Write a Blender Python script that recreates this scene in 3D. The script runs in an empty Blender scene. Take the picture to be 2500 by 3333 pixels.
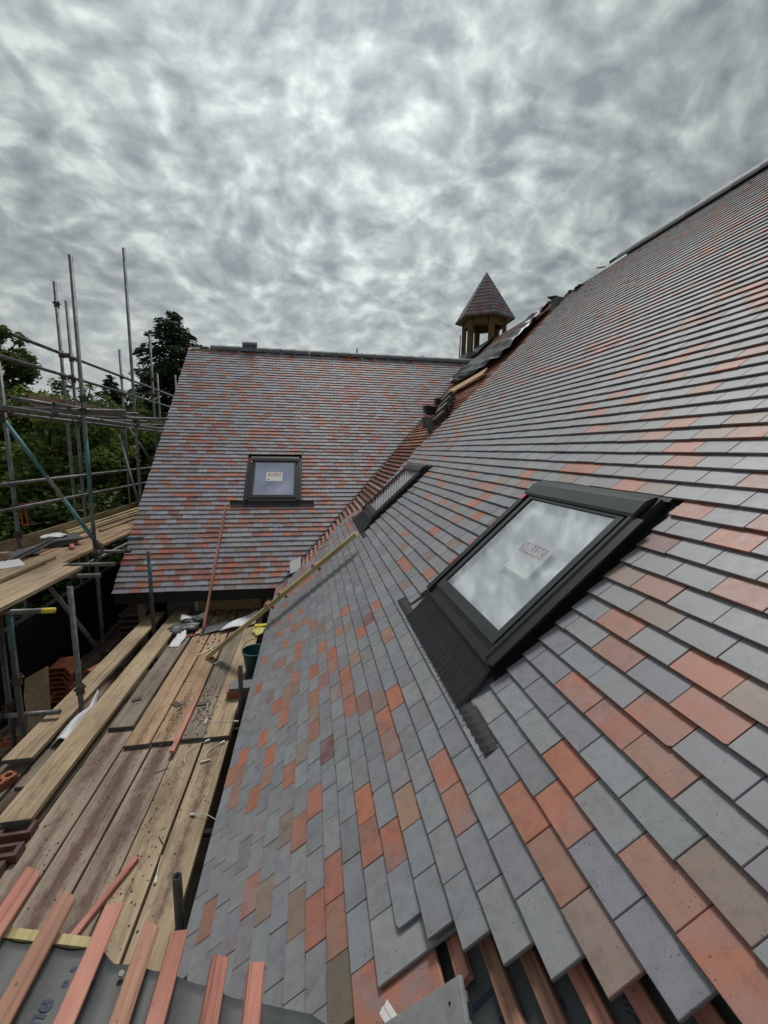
import bpy, bmesh, math, random
import numpy as np
from mathutils import Vector, Matrix

# ------------------------------------------------------------------ camera, sky, sun, exposure
SC = bpy.context.scene
COL = SC.collection
CZ = 4.7                                   # eye height above the ground
cam_d = bpy.data.cameras.new('camera'); cam = bpy.data.objects.new('camera', cam_d); COL.objects.link(cam)
cam_d.sensor_fit = 'HORIZONTAL'; cam_d.sensor_width = 36.0; cam_d.lens = 19.703
cam_d.clip_start = 0.02; cam_d.clip_end = 3000
MR = ((0.98576, -0.16742, 0.01634), (-0.00814, -0.14545, -0.98933), (0.16696, 0.97528, -0.14475))
r0, r1, r2 = (Vector(r).normalized() for r in MR)
R3 = Matrix((r0, -r1, -r2)).transposed()
cam.matrix_world = Matrix.Translation((0, 0, CZ)) @ R3.to_4x4()
SC.camera = cam

SUN_EL, SUN_AZ = math.radians(60), math.radians(9)      # azimuth clockwise from +Y
W = bpy.data.worlds.new('World'); SC.world = W; W.use_nodes = True
nt = W.node_tree; nt.nodes.clear()
def N(t, **k):
    n = nt.nodes.new(t)
    for a, b in k.items(): setattr(n, a, b)
    return n
def L(a, b): nt.links.new(a, b)
def MA(op, a, b=None, clamp=False):
    n = N('ShaderNodeMath', operation=op); n.use_clamp = clamp
    for i, v in enumerate((a, b)):
        if v is None: continue
        if isinstance(v, (int, float)): n.inputs[i].default_value = v
        else: L(v, n.inputs[i])
    return n.outputs[0]
sky = N('ShaderNodeTexSky'); sky.sky_type = 'NISHITA'; sky.sun_disc = False
sky.sun_elevation = SUN_EL; sky.sun_rotation = SUN_AZ
geo = N('ShaderNodeTexCoord')
sep = N('ShaderNodeSeparateXYZ'); L(geo.outputs['Generated'], sep.inputs[0])
zc = MA('MAXIMUM', sep.outputs[2], 0.0)
den = MA('ADD', zc, 0.40)
comb = N('ShaderNodeCombineXYZ'); L(MA('DIVIDE', sep.outputs[0], den), comb.inputs[0]); L(MA('DIVIDE', sep.outputs[1], den), comb.inputs[1])
def noise(scale, det, rough, dist, vec=None, off=(0, 0, 0), sc=(1, 1, 1)):
    mp = N('ShaderNodeMapping'); mp.inputs['Location'].default_value = off; mp.inputs['Scale'].default_value = sc
    L(vec or comb.outputs[0], mp.inputs[0])
    n = N('ShaderNodeTexNoise'); n.inputs['Scale'].default_value = scale; n.inputs['Detail'].default_value = det
    n.inputs['Roughness'].default_value = rough; n.inputs['Distortion'].default_value = dist
    L(mp.outputs[0], n.inputs['Vector']); return n.outputs['Fac']
warp = N('ShaderNodeTexNoise'); warp.inputs['Scale'].default_value = 1.6; warp.inputs['Detail'].default_value = 4; L(comb.outputs[0], warp.inputs['Vector'])
wsc = N('ShaderNodeVectorMath', operation='SCALE'); L(warp.outputs['Color'], wsc.inputs[0]); wsc.inputs['Scale'].default_value = .35
wad = N('ShaderNodeVectorMath', operation='ADD'); L(comb.outputs[0], wad.inputs[0]); L(wsc.outputs[0], wad.inputs[1])
vor = N('ShaderNodeTexVoronoi'); vor.feature = 'SMOOTH_F1'; vor.inputs['Scale'].default_value = 21.0; vor.inputs['Smoothness'].default_value = .8
L(wad.outputs[0], vor.inputs['Vector'])
n1 = noise(14.5, 6, .52, .04, vec=wad.outputs[0], off=(3.1, 1.7, 0))
n2 = noise(2.2, 4, .5, .2, off=(7.4, 2.2, 0))
n3 = noise(30.0, 4, .55, .15, off=(1.4, 5.2, 0))
cell = MA('SUBTRACT', .92, vor.outputs['Distance'])
dens = MA('ADD', MA('ADD', MA('MULTIPLY', n1, .58), MA('MULTIPLY', n2, .22)), MA('ADD', MA('MULTIPLY', n3, .14), MA('MULTIPLY', cell, .15)))
ramp = N('ShaderNodeValToRGB'); L(dens, ramp.inputs[0])
e = ramp.color_ramp.elements
e[0].position = .40; e[0].color = (.55, .597, .58, 1)
e[1].position = .66; e[1].color = (.20, .228, .24, 1)
for p, c in ((.455, (.45, .49, .478)), (.505, (.362, .398, .393)), (.565, (.29, .322, .325))):
    k = e.new(p); k.color = (*c, 1)
# thin spot of the deck where the sun stands behind the cloud, and paler haze low down
sd = Vector((math.sin(SUN_AZ) * math.cos(SUN_EL), math.cos(SUN_AZ) * math.cos(SUN_EL), math.sin(SUN_EL)))
vm = N('ShaderNodeVectorMath', operation='DOT_PRODUCT'); L(geo.outputs['Generated'], vm.inputs[0]); vm.inputs[1].default_value = Vector((math.sin(.04) * math.cos(.72), math.cos(.04) * math.cos(.72), math.sin(.72)))
glow = MA('POWER', MA('MAXIMUM', vm.outputs['Value'], 0.0), 13.0)
wide = MA('POWER', MA('MAXIMUM', vm.outputs['Value'], 0.0), 3.0)
gain = MA('ADD', MA('ADD', MA('MULTIPLY', glow, .50), MA('MULTIPLY', wide, .42)), .52)
hz = MA('POWER', MA('SUBTRACT', 1.0, MA('MINIMUM', MA('MULTIPLY', zc, 2.7), 1.0)), 1.5)
hm = N('ShaderNodeMixRGB'); L(MA('MULTIPLY', hz, .80), hm.inputs[0]); L(ramp.outputs[0], hm.inputs[1]); hm.inputs[2].default_value = (.66, .70, .68, 1)
gm = N('ShaderNodeVectorMath', operation='SCALE'); L(hm.outputs[0], gm.inputs[0]); L(gain, gm.inputs['Scale'])
bg1 = N('ShaderNodeBackground'); L(gm.outputs[0], bg1.inputs[0]); bg1.inputs[1].default_value = .90
bg2 = N('ShaderNodeBackground'); L(sky.outputs[0], bg2.inputs[0]); bg2.inputs[1].default_value = .05
mx = N('ShaderNodeMixShader'); mx.inputs[0].default_value = .94; L(bg2.outputs[0], mx.inputs[1]); L(bg1.outputs[0], mx.inputs[2])
wo = N('ShaderNodeOutputWorld'); L(mx.outputs[0], wo.inputs[0])

sun_d = bpy.data.lights.new('sun', 'SUN'); sun_d.energy = 1.25; sun_d.angle = math.radians(14); sun_d.color = (1.0, .97, .93)
sun = bpy.data.objects.new('sun', sun_d); COL.objects.link(sun)
sun.rotation_euler = (-sd).to_track_quat('-Z', 'Y').to_euler()
sun.location = (0, 0, 60)
SC.view_settings.view_transform = 'Standard'; SC.view_settings.look = 'None'
SC.view_settings.gamma = 1.0; SC.view_settings.exposure = 0.62
SC.cycles.max_bounces = 5; SC.cycles.diffuse_bounces = 2; SC.cycles.glossy_bounces = 3; SC.cycles.transparent_max_bounces = 6

# ------------------------------------------------------------------ helpers
rng = np.random.default_rng(11); random.seed(5)
PT = math.radians(43.40940237); cs, sn, tn = math.cos(PT), math.sin(PT), math.tan(PT)
OFF = Vector((0, 0, CZ))
uA = Vector((cs, 0, sn)); nA = Vector((-sn, 0, cs)); uB = Vector((0, cs, sn)); nB = Vector((0, -sn, cs))
def PA(u, y, d=0): return OFF + uA * u + nA * (d - 1.15) + Vector((0, y, 0))
def PB(x, u, d=0): return OFF + uB * u + nB * (d - 6.1194) + Vector((x, 0, 0))
TH = math.atan(.379); uC = Vector((math.cos(TH), 0, -math.sin(TH))); nC = Vector((math.sin(TH), 0, math.cos(TH)))
def PC(x, y, d=0): return OFF + Vector((x, y, -1.235 - .379 * x)) + nC * d

def obj(name, verts, faces, mat, parent=None, M=None, smooth=False, cols=None, cols2=None):
    me = bpy.data.meshes.new(name); me.from_pydata([tuple(v) for v in verts], [], faces)
    if isinstance(mat, (list, tuple)):
        for m in mat: me.materials.append(m)
    elif mat: me.materials.append(mat)
    if smooth: me.polygons.foreach_set('use_smooth', [True] * len(me.polygons))
    if cols2 is not None:
        a = me.color_attributes.new('second', 'FLOAT_COLOR', 'CORNER'); lt = np.zeros(len(me.polygons), int); me.polygons.foreach_get('loop_total', lt)
        a.data.foreach_set('color', np.repeat(np.asarray(cols2, float), lt, axis=0).ravel())
    if cols is not None:
        a = me.color_attributes.new('tint', 'FLOAT_COLOR', 'CORNER')
        lt = np.zeros(len(me.polygons), int); me.polygons.foreach_get('loop_total', lt)
        a.data.foreach_set('color', np.repeat(np.asarray(cols, float), lt, axis=0).ravel())
    me.update()
    o = bpy.data.objects.new(name, me); COL.objects.link(o)
    link(o, parent, M); return o
def link(o, parent=None, M=None):
    M = M or Matrix.Identity(4)
    if parent is not None:
        o.parent = parent
        o.matrix_parent_inverse = wm(parent).inverted()
    o.matrix_basis = M
WM = {}
def wm(o):
    m = o.matrix_basis.copy()
    return (wm(o.parent) @ o.matrix_parent_inverse @ m) if o.parent else m
def empty(name, loc, label, cat, group=None):
    o = bpy.data.objects.new(name, None); COL.objects.link(o); o.matrix_basis = Matrix.Translation(loc)
    o.empty_display_size = .1; return tag(o, label, cat, group)
def tag(o, label, cat, group=None):
    o['label'] = label; o['category'] = cat
    if group: o['group'] = group
    return o
def kind(o, k): o['kind'] = k; return o

class MB:
    def __init__(s): s.v = []; s.f = []; s.mi = []
    def poly(s, pts, faces, mi=0):
        b = len(s.v); s.v += [tuple(p) for p in pts]; s.f += [tuple(i + b for i in f) for f in faces]; s.mi += [mi] * len(faces); return s
    def box(s, x0, x1, y0, y1, z0, z1, M=None, mi=0, ch=0.0):
        p = [Vector(c) for c in ((x0, y0, z0), (x1, y0, z0), (x1, y1, z0), (x0, y1, z0), (x0, y0, z1), (x1, y0, z1), (x1, y1, z1), (x0, y1, z1))]
        if M is not None: p = [M @ c for c in p]
        return s.poly(p, [(3, 2, 1, 0), (4, 5, 6, 7), (0, 1, 5, 4), (1, 2, 6, 5), (2, 3, 7, 6), (3, 0, 4, 7)], mi)
    def tube(s, a, b, r, n=12, r2=None, hollow=False, mi=0):
        a, b = Vector(a), Vector(b); d = (b - a).normalized(); r2 = r if r2 is None else r2
        x = d.orthogonal().normalized(); y = d.cross(x)
        ring = lambda c, q: [c + (x * math.cos(t) + y * math.sin(t)) * q for t in [2 * math.pi * i / n for i in range(n)]]
        P = ring(a, r) + ring(b, r2); F = [(i, (i + 1) % n, n + (i + 1) % n, n + i) for i in range(n)]
        if hollow:
            w = .78; P += ring(a, r * w) + ring(b, r2 * w) + ring(a + d * .09, r * w) + ring(b - d * .09, r2 * w)
            for i in range(n):
                j = (i + 1) % n
                F += [(i, 2 * n + i, 2 * n + j, j), (n + i, n + j, 3 * n + j, 3 * n + i), (2 * n + i, 4 * n + i, 4 * n + j, 2 * n + j), (3 * n + i, 3 * n + j, 5 * n + j, 5 * n + i)]
            F += [tuple(range(4 * n, 5 * n)), tuple(reversed(range(5 * n, 6 * n)))]
        else: F += [tuple(reversed(range(n))), tuple(range(n, 2 * n))]
        return s.poly(P, F, mi)
    def build(s, name, mat, parent=None, M=None, smooth=False):
        o = obj(name, s.v, s.f, mat, parent, M, smooth)
        if isinstance(mat, (list, tuple)): o.data.polygons.foreach_set('material_index', s.mi)
        return o
def bar(name, a, b, w, h, mat, parent=None, up=(0, 0, 1), jag=0.0):
    """timber from a to b (centre of its top face), local Y along it, so its grain follows it"""
    a, b = Vector(a), Vector(b); d = b - a; ln = d.length; y = d.normalized(); x = y.cross(Vector(up)).normalized(); z = x.cross(y)
    M = Matrix((x, y, z)).transposed().to_4x4(); M.translation = a
    n = max(2, int(ln / (.25 if w > .06 else .09))); c = min(.0025, w * .08)
    prof = [(-w / 2, -h), (w / 2, -h), (w / 2, -c), (w / 2 - c, 0), (-w / 2 + c, 0), (-w / 2, -c)]
    V = []; F = []
    ra = random.uniform(-jag, jag); rb = random.uniform(-jag, jag)
    for i in range(n + 1):
        t = i / n; sx = random.uniform(-1, 1) * (.0012 if w > .06 else .0007); sz = random.uniform(-1, 1) * .0008
        for px, pz in prof:
            yy = t * ln + (ra * px / w if i == 0 else rb * px / w if i == n else 0)
            V.append((px + sx, yy, pz + sz))
    m = len(prof)
    for i in range(n):
        for j in range(m): F.append((i * m + j, i * m + (j + 1) % m, (i + 1) * m + (j + 1) % m, (i + 1) * m + j))
    F += [tuple(reversed(range(m))), tuple(range(n * m, n * m + m))]
    F = [tuple(reversed(f)) for f in F]
    return obj(name, V, F, mat, parent, M)

# ------------------------------------------------------------------ materials
def material(name):
    m = bpy.data.materials.new(name); m.use_nodes = True; t = m.node_tree
    return m, t, t.nodes['Principled BSDF']
def mlink(t, a, b): t.links.new(a, b)
def tex(t, kind_, scale, detail=4, rough=.6, dist=0, stretch=(1, 1, 1), coord='Object', rot=(0, 0, 0)):
    tc = t.nodes.new('ShaderNodeTexCoord'); mp = t.nodes.new('ShaderNodeMapping'); mp.inputs['Scale'].default_value = stretch; mp.inputs['Rotation'].default_value = rot
    oi = t.nodes.new('ShaderNodeObjectInfo'); vs = t.nodes.new('ShaderNodeVectorMath'); vs.operation = 'SCALE'
    cb = t.nodes.new('ShaderNodeCombineXYZ'); 
    for i in range(3): mlink(t, oi.outputs['Random'], cb.inputs[i])
    mlink(t, cb.outputs[0], vs.inputs[0]); vs.inputs['Scale'].default_value = 37.0
    mlink(t, tc.outputs[coord], mp.inputs[0])
    ad = t.nodes.new('ShaderNodeVectorMath'); ad.operation = 'ADD'; mlink(t, mp.outputs[0], ad.inputs[0]); mlink(t, vs.outputs[0], ad.inputs[1])
    n = t.nodes.new('ShaderNodeTexNoise' if kind_ == 'n' else 'ShaderNodeTexVoronoi')
    n.inputs['Scale'].default_value = scale
    if kind_ == 'n':
        n.inputs['Detail'].default_value = detail; n.inputs['Roughness'].default_value = rough; n.inputs['Distortion'].default_value = dist
    mlink(t, ad.outputs[0], n.inputs['Vector'])
    return n.outputs['Fac'] if kind_ == 'n' else n.outputs['Distance']
def ramp_(t, fac, stops):
    r = t.nodes.new('ShaderNodeValToRGB'); mlink(t, fac, r.inputs[0]); e = r.color_ramp.elements
    e[0].position, e[1].position = stops[0][0], stops[-1][0]
    g = lambda c: (c, c, c, 1) if isinstance(c, (int, float)) else (*c, 1)
    e[0].color, e[1].color = g(stops[0][1]), g(stops[-1][1])
    for p, c in stops[1:-1]: k = e.new(p); k.color = g(c)
    return r.outputs[0]
def mix(t, fac, a, b, mode='MIX'):
    n = t.nodes.new('ShaderNodeMixRGB'); n.blend_type = mode
    for i, v in enumerate((fac, a, b)):
        if isinstance(v, (int, float)): n.inputs[i].default_value = v if i == 0 else (v, v, v, 1)
        elif isinstance(v, tuple): n.inputs[i].default_value = (*v[:3], 1)
        else: mlink(t, v, n.inputs[i])
    return n.outputs[0]
def bump(t, p, h, strength, dist=.002):
    b = t.nodes.new('ShaderNodeBump'); b.inputs['Strength'].default_value = strength; b.inputs['Distance'].default_value = dist
    mlink(t, h, b.inputs['Height']); mlink(t, b.outputs[0], p.inputs['Normal'])
def plain(name, col, rough=.6, var=.25, scale=8, metal=0.0, bmp=.15, spec=.5):
    m, t, p = material(name)
    n = tex(t, 'n', scale, 6)
    c2 = tuple(v * (1 - var) for v in col); c3 = tuple(min(1, v * (1 + var)) for v in col)
    mlink(t, ramp_(t, n, ((.3, c2), (.7, c3))), p.inputs['Base Color'])
    p.inputs['Roughness'].default_value = rough; p.inputs['Metallic'].default_value = metal; p.inputs['Specular IOR Level'].default_value = spec
    if bmp: bump(t, p, tex(t, 'n', scale * 9, 3), bmp)
    return m
def wood(name, a, b, knots=(.2, .12, .06), stain=0.0, stain_col=(.115, .06, .055), splash=0, rough=.75, spots=.3):
    """pine: long grain along local Y, a few knots, blotches; stain = share of the board covered by dust"""
    m, t, p = material(name)
    g = tex(t, 'n', 30, 6, .65, .3, (1, .045, 1))
    c = ramp_(t, g, ((.3, a), (.5, tuple((x + y) / 2 for x, y in zip(a, b))), (.7, b)))
    sk = tex(t, 'n', 70, 4, .7, .2, (1, .018, 1)); c = mix(t, 1, c, ramp_(t, sk, ((.30, .42), (.46, .95), (.7, 1.12))), 'MULTIPLY')
    bl = tex(t, 'n', 3.2, 5, .6, 0, (1, .5, 1)); c = mix(t, 1, c, ramp_(t, bl, ((.25, .55), (.52, .98), (.8, 1.15))), 'MULTIPLY')
    k = tex(t, 'v', 4.2, stretch=(1, .3, 1)); c = mix(t, ramp_(t, k, ((.03, .85), (.11, 0.0))), c, knots)
    s = tex(t, 'n', 55, 3, .6); c = mix(t, ramp_(t, s, ((.66, 0.0), (.75, spots))), c, (.06, .04, .03))
    if splash:
        sp_ = tex(t, 'n', 34, 4, .75); c = mix(t, ramp_(t, sp_, ((.67, 0.0), (.73, .5))), c, (.42, .40, .37))
    if stain:
        q = tex(t, 'n', 2.6, 6, .68, .4, (1, .22, 1)); lo = .72 - stain * .42
        qq = mix(t, .45, q, tex(t, 'n', 24, 6, .75, 0, (1, .5, 1)))
        tc = t.nodes.new('ShaderNodeTexCoord'); sx = t.nodes.new('ShaderNodeSeparateXYZ'); mlink(t, tc.outputs['Object'], sx.inputs[0])
        ab = t.nodes.new('ShaderNodeMath'); ab.operation = 'ABSOLUTE'; mlink(t, sx.outputs[0], ab.inputs[0])
        sb_ = t.nodes.new('ShaderNodeMath'); sb_.operation = 'MULTIPLY_ADD'; mlink(t, ab.outputs[0], sb_.inputs[0]); sb_.inputs[1].default_value = -2.3; sb_.inputs[2].default_value = .11
        ad_ = t.nodes.new('ShaderNodeMath'); ad_.operation = 'ADD'; mlink(t, qq, ad_.inputs[0]); mlink(t, sb_.outputs[0], ad_.inputs[1])
        c = mix(t, ramp_(t, ad_.outputs[0], ((lo - .02, 0.0), (lo + .14, .78))), c, stain_col)
    mlink(t, c, p.inputs['Base Color']); p.inputs['Roughness'].default_value = rough; p.inputs['Specular IOR Level'].default_value = .25
    bump(t, p, g, .35, .003)
    return m
def tile_mat(name, r0=.54, r1=.68, spec=.42, speck=1.0):
    m, t, p = material(name)
    at = t.nodes.new('ShaderNodeAttribute'); at.attribute_name = 'tint'
    a2 = t.nodes.new('ShaderNodeAttribute'); a2.attribute_name = 'second'
    kb = tex(t, 'n', 9, 4, .6, .6); c = mix(t, ramp_(t, kb, ((.40, 0.0), (.62, .9))), at.outputs['Color'], a2.outputs['Color'])
    n1 = tex(t, 'n', 22, 5, .65); c = mix(t, 1, c, ramp_(t, n1, ((.28, .80), (.5, 1.0), (.75, 1.10))), 'MULTIPLY')
    n2 = tex(t, 'n', 420, 2, .6); c = mix(t, 1, c, ramp_(t, n2, ((.3, .86), (.7, 1.12))), 'MULTIPLY')
    v = tex(t, 'v', 85); w = tex(t, 'n', 30, 2)
    sp = t.nodes.new('ShaderNodeMath'); sp.operation = 'ADD'; mlink(t, v, sp.inputs[0]); mlink(t, ramp_(t, w, ((.40, .22), (.62, 0.0))), sp.inputs[1])
    c = mix(t, ramp_(t, sp.outputs[0], ((.12, .85 * speck), (.22, 0.0))), c, (.035, .035, .04))
    sm = tex(t, 'n', 5.5, 6, .72, 1.4, (1, 1.8, 1)); c = mix(t, ramp_(t, sm, ((.60, 0.0), (.74, .42))), c, (.12, .11, .125))
    sc2 = tex(t, 'n', 60, 3, .8, 2.0, (.35, 1, 1)); c = mix(t, ramp_(t, sc2, ((.70, 0.0), (.76, .35))), c, (.5, .5, .5))
    mlink(t, c, p.inputs['Base Color'])
    mlink(t, ramp_(t, n1, ((.3, r0), (.7, r1))), p.inputs['Roughness']); p.inputs['Specular IOR Level'].default_value = spec
    bump(t, p, n2, .25, .0012)
    return m

TILE = tile_mat('clay_tile')
TILE_A = tile_mat('satin_clay_tile', .42, .56, .58)
M_RIDGE = plain('ridge_clay', (.155, .165, .18), .6, .25, 14)
M_BATTEN = wood('red_treated_batten', (.50, .195, .15), (.69, .345, .265), (.22, .08, .05), rough=.8, spots=.5)
M_BATTEN3 = wood('maroon_batten', (.28, .105, .085), (.40, .18, .14), (.15, .06, .04), rough=.85, spots=.6)
M_BATTEN2 = wood('brown_treated_batten', (.40, .20, .14), (.60, .35, .25), (.16, .07, .04), rough=.8, spots=.7)
M_BOARD = wood('pale_scaffold_board', (.36, .265, .17), (.56, .43, .285), (.22, .14, .085), rough=.8, spots=.7, stain=.20, splash=1)
M_BOARD_P = wood('dirty_pale_board', (.35, .26, .17), (.53, .415, .28), (.2, .14, .09), splash=1, stain=.42, rough=.85, spots=.4)
M_BOARD_T = wood('tan_scaffold_board', (.40, .265, .16), (.56, .385, .25), (.22, .13, .07), splash=1, stain=.42, rough=.82)
M_BOARD_G = wood('grey_scaffold_board', (.21, .17, .135), (.33, .275, .22), (.12, .09, .07), stain=.28, rough=.85, spots=.7)
M_BOARD_D = wood('dusty_scaffold_board', (.30, .235, .185), (.44, .35, .275), (.14, .1, .07), splash=1, stain=.62, rough=.88, spots=.8)
M_TIMBER = wood('yellow_green_timber', (.50, .42, .20), (.64, .55, .30), (.3, .22, .1))
M_TIMBER_D = wood('olive_timber', (.30, .235, .12), (.42, .34, .18), (.15, .11, .06))
M_POST = wood('turret_oak', (.13, .085, .035), (.24, .165, .075), (.07, .04, .02))
M_BOARD_END = plain('board_end', (.09, .10, .095), .8, .3, 30)
M_STEEL = plain('galvanised_tube', (.165, .168, .168), .52, .5, 11, metal=.5, bmp=.1)
M_STEEL_D = plain('dull_tube', (.075, .074, .072), .6, .4, 9, metal=.35, bmp=.1)
M_TEAL = plain('teal_paint', (.075, .20, .23), .6, .4, 12, metal=.1)
M_YEL = plain('yellow_cap', (.75, .6, .05), .5, .1, 10)
M_RUST = plain('rusty_clamp', (.085, .07, .06), .65, .45, 30, metal=.4)
M_BLACK = plain('black_aluminium', (.012, .013, .015), .38, .2, 6, bmp=.03)
M_BLACK_M = plain('matt_black_flashing', (.014, .014, .016), .55, .3, 12)
M_APRON = plain('pleated_lead_free_apron', (.024, .025, .028), .42, .25, 16)
M_GREYAL = plain('grey_aluminium', (.030, .033, .035), .32, .15, 5, bmp=.02)
M_FELT = plain('grey_roof_felt', (.07, .079, .08), .55, .3, 9, bmp=.3)
M_MEMB = plain('black_membrane', (.010, .010, .012), .7, .3, 5)
M_TARP = plain('black_tarpaulin', (.022, .024, .028), .42, .35, 3, bmp=.3)
M_WHITE = plain('white_sheet', (.72, .73, .74), .55, .08, 6)
M_GREYSH = plain('grey_sheet', (.10, .105, .11), .5, .2, 6)
M_PAPER = plain('white_card', (.82, .82, .80), .7, .05, 6)
M_LEAD = plain('lead', (.13, .135, .14), .5, .3, 9, bmp=.3)
M_BRICK = plain('orange_clay', (.40, .135, .075), .8, .25, 20, bmp=.5)
M_BRICK_D = plain('dark_clay', (.12, .065, .055), .8, .35, 18, bmp=.5)
M_STACK = plain('terracotta', (.33, .105, .05), .75, .3, 14, bmp=.3)
M_DTILE = plain('dark_tile', (.085, .072, .070), .65, .4, 20)
M_BUCKET = plain('teal_plastic', (.028, .115, .135), .5, .3, 9, bmp=.05)
M_YBAG = plain('yellow_bag', (.62, .60, .16), .5, .2, 12)
M_WIRE = plain('white_wire', (.75, .74, .70), .4, .08, 20)
M_REDP = plain('red_strap', (.55, .06, .04), .5, .2, 20)
M_PINK = plain('pink_tag', (.75, .12, .22), .5, .1, 20)
M_INK = plain('navy_ink', (.018, .028, .07), .6, .2, 20, bmp=0)
M_LOGO_R = plain('logo_red', (.55, .06, .07), .5, .05, 20, bmp=0)
M_GROUND = plain('ground_soil', (.14, .115, .085), .95, .45, 1.6, bmp=.6)
M_WALL = plain('wall_wrap_gap_shade', (.02, .02, .022), .8, .3, 3)  # near-black wall wrap; shade of the eaves gap is put into its colour
M_BLOCK = plain('grey_block_wall', (.16, .165, .17), .85, .2, 5, bmp=.4)
m, t, p = material('chipboard'); v = tex(t, 'v', 26, stretch=(1, 1, .45)); q = tex(t, 'n', 40, 5, .7)
mlink(t, mix(t, 1, ramp_(t, v, ((.05, (.34, .20, .085)), (.4, (.56, .38, .19)))), ramp_(t, q, ((.3, .7), (.7, 1.15))), 'MULTIPLY'), p.inputs['Base Color']); p.inputs['Roughness'].default_value = .7
M_OSB = m
def glass(name, tint, keep):
    m = bpy.data.materials.new(name); m.use_nodes = True; t = m.node_tree; t.nodes.clear()
    o = t.nodes.new('ShaderNodeOutputMaterial'); g = t.nodes.new('ShaderNodeBsdfGlossy'); g.inputs['Color'].default_value = (*tint, 1); g.inputs['Roughness'].default_value = .015
    tr = t.nodes.new('ShaderNodeBsdfTransparent'); tr.inputs[0].default_value = (.82, .84, .86, 1)
    x = t.nodes.new('ShaderNodeMixShader'); x.inputs[0].default_value = keep
    mlink(t, tr.outputs[0], x.inputs[1]); mlink(t, g.outputs[0], x.inputs[2]); mlink(t, x.outputs[0], o.inputs[0])
    n = tex(t, 'n', 2.2, 2, .5); b = t.nodes.new('ShaderNodeBump'); b.inputs['Strength'].default_value = .05; b.inputs['Distance'].default_value = .02
    mlink(t, n, b.inputs['Height']); mlink(t, b.outputs[0], g.inputs['Normal'])
    return m
M_PANE = glass('roof_glass', (.98, .99, 1.0), .46)
M_PANE_B = glass('sky_tinted_roof_glass', (.86, .86, 1.0), .55)  # lilac of the reflected sky put into the gloss tint
M_SKYBACK_B = plain('lilac_reflection_backing', (.60, .60, .88), .8, .05, 3, bmp=0)  # lilac backing behind the far pane, painted to pass for reflected sky
M_SKYBACK = plain('pale_reflection_backing', (.76, .78, .79), .8, .1, 3, bmp=0)  # near-white backing that paints bright cloud reflection into the glass
def leafmat(name, a, b, c):
    m, t, p = material(name)
    at = t.nodes.new('ShaderNodeAttribute'); at.attribute_name = 'tint'; sepc = t.nodes.new('ShaderNodeSeparateColor'); mlink(t, at.outputs['Color'], sepc.inputs[0])
    mlink(t, ramp_(t, sepc.outputs[0], ((0, a), (.5, b), (1, c))), p.inputs['Base Color'])
    p.inputs['Roughness'].default_value = .6; p.inputs['Specular IOR Level'].default_value = .25
    tl = t.nodes.new('ShaderNodeBsdfTranslucent'); t.links.new(p.inputs['Base Color'].links[0].from_socket, tl.inputs[0]); ms = t.nodes.new('ShaderNodeMixShader'); ms.inputs[0].default_value = .35
    mlink(t, p.outputs[0], ms.inputs[1]); mlink(t, tl.outputs[0], ms.inputs[2]); mlink(t, ms.outputs[0], t.nodes['Material Output'].inputs[0])
    return m
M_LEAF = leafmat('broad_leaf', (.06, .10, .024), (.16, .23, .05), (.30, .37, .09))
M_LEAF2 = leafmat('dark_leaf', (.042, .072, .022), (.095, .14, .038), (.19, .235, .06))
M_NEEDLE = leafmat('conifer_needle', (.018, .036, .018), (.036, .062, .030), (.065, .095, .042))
M_BARK = plain('bark', (.07, .055, .04), .9, .4, 12, bmp=.8)

# ------------------------------------------------------------------ ground
kind(obj('ground', [(-1500, -1500, 0), (1500, -1500, 0), (1500, 1500, 0), (-1500, 1500, 0)], [(0, 1, 2, 3)], M_GROUND), 'structure')

# ------------------------------------------------------------------ the house
house = empty('house', (4.0, 6.0, 0), 'red and grey tiled house, two steep roof wings meeting in an unfinished valley', 'house')
GA, WA, TT, STEP = .0914, .165, .0106, .0142            # gauge, tile width, tile thickness (m)
TILT = STEP / GA
GREY = [(.240, .248, .268), (.252, .260, .278), (.228, .230, .258), (.25, .262, .272), (.268, .275, .29), (.245, .236, .264)]
PALE = {'R': (.43, .165, .105), 'M': (.35, .175, .13), 'B': (.27, .20, .165), 'D': (.20, .085, .07), 'T': (.36, .22, .15), 'O': (.17, .145, .115)}
LILAC = [(.35, .335, .385), (.32, .31, .355), (.38, .365, .405), (.295, .28, .33), (.345, .322, .358)]
PINK = [(.47, .16, .115), (.43, .165, .125), (.32, .125, .105), (.39, .21, .165), (.52, .18, .105)]
def tint(c):
    b = random.choice(LILAC) if c == 'L' else random.choice(PINK) if c == 'P' else random.choice(GREY) if c == 'G' else PALE[c]
    f = random.uniform(.92, 1.08); g = random.uniform(-.014, .014)
    return (max(.02, b[0] * f + g * .4), b[1] * f, max(.02, b[2] * f - g * .4), 1)
def rand_code(p_red):
    r = random.random()
    if r < p_red: return random.choices('RMBDT', (38, 26, 18, 12, 6))[0]
    return 'G'
def second(col):
    r = random.random(); g = random.choice(GREY); br = PALE['B']
    o = g if r < .35 else br if r < .62 else (.17, .155, .17) if r < .75 else col[:3]
    k = random.uniform(.2, .75) if col[0] > col[2] * 1.3 else random.uniform(.0, .5)
    return tuple(c * (1 - k) + q * k * .95 for c, q in zip(col[:3], o)) + (1,)
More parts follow.
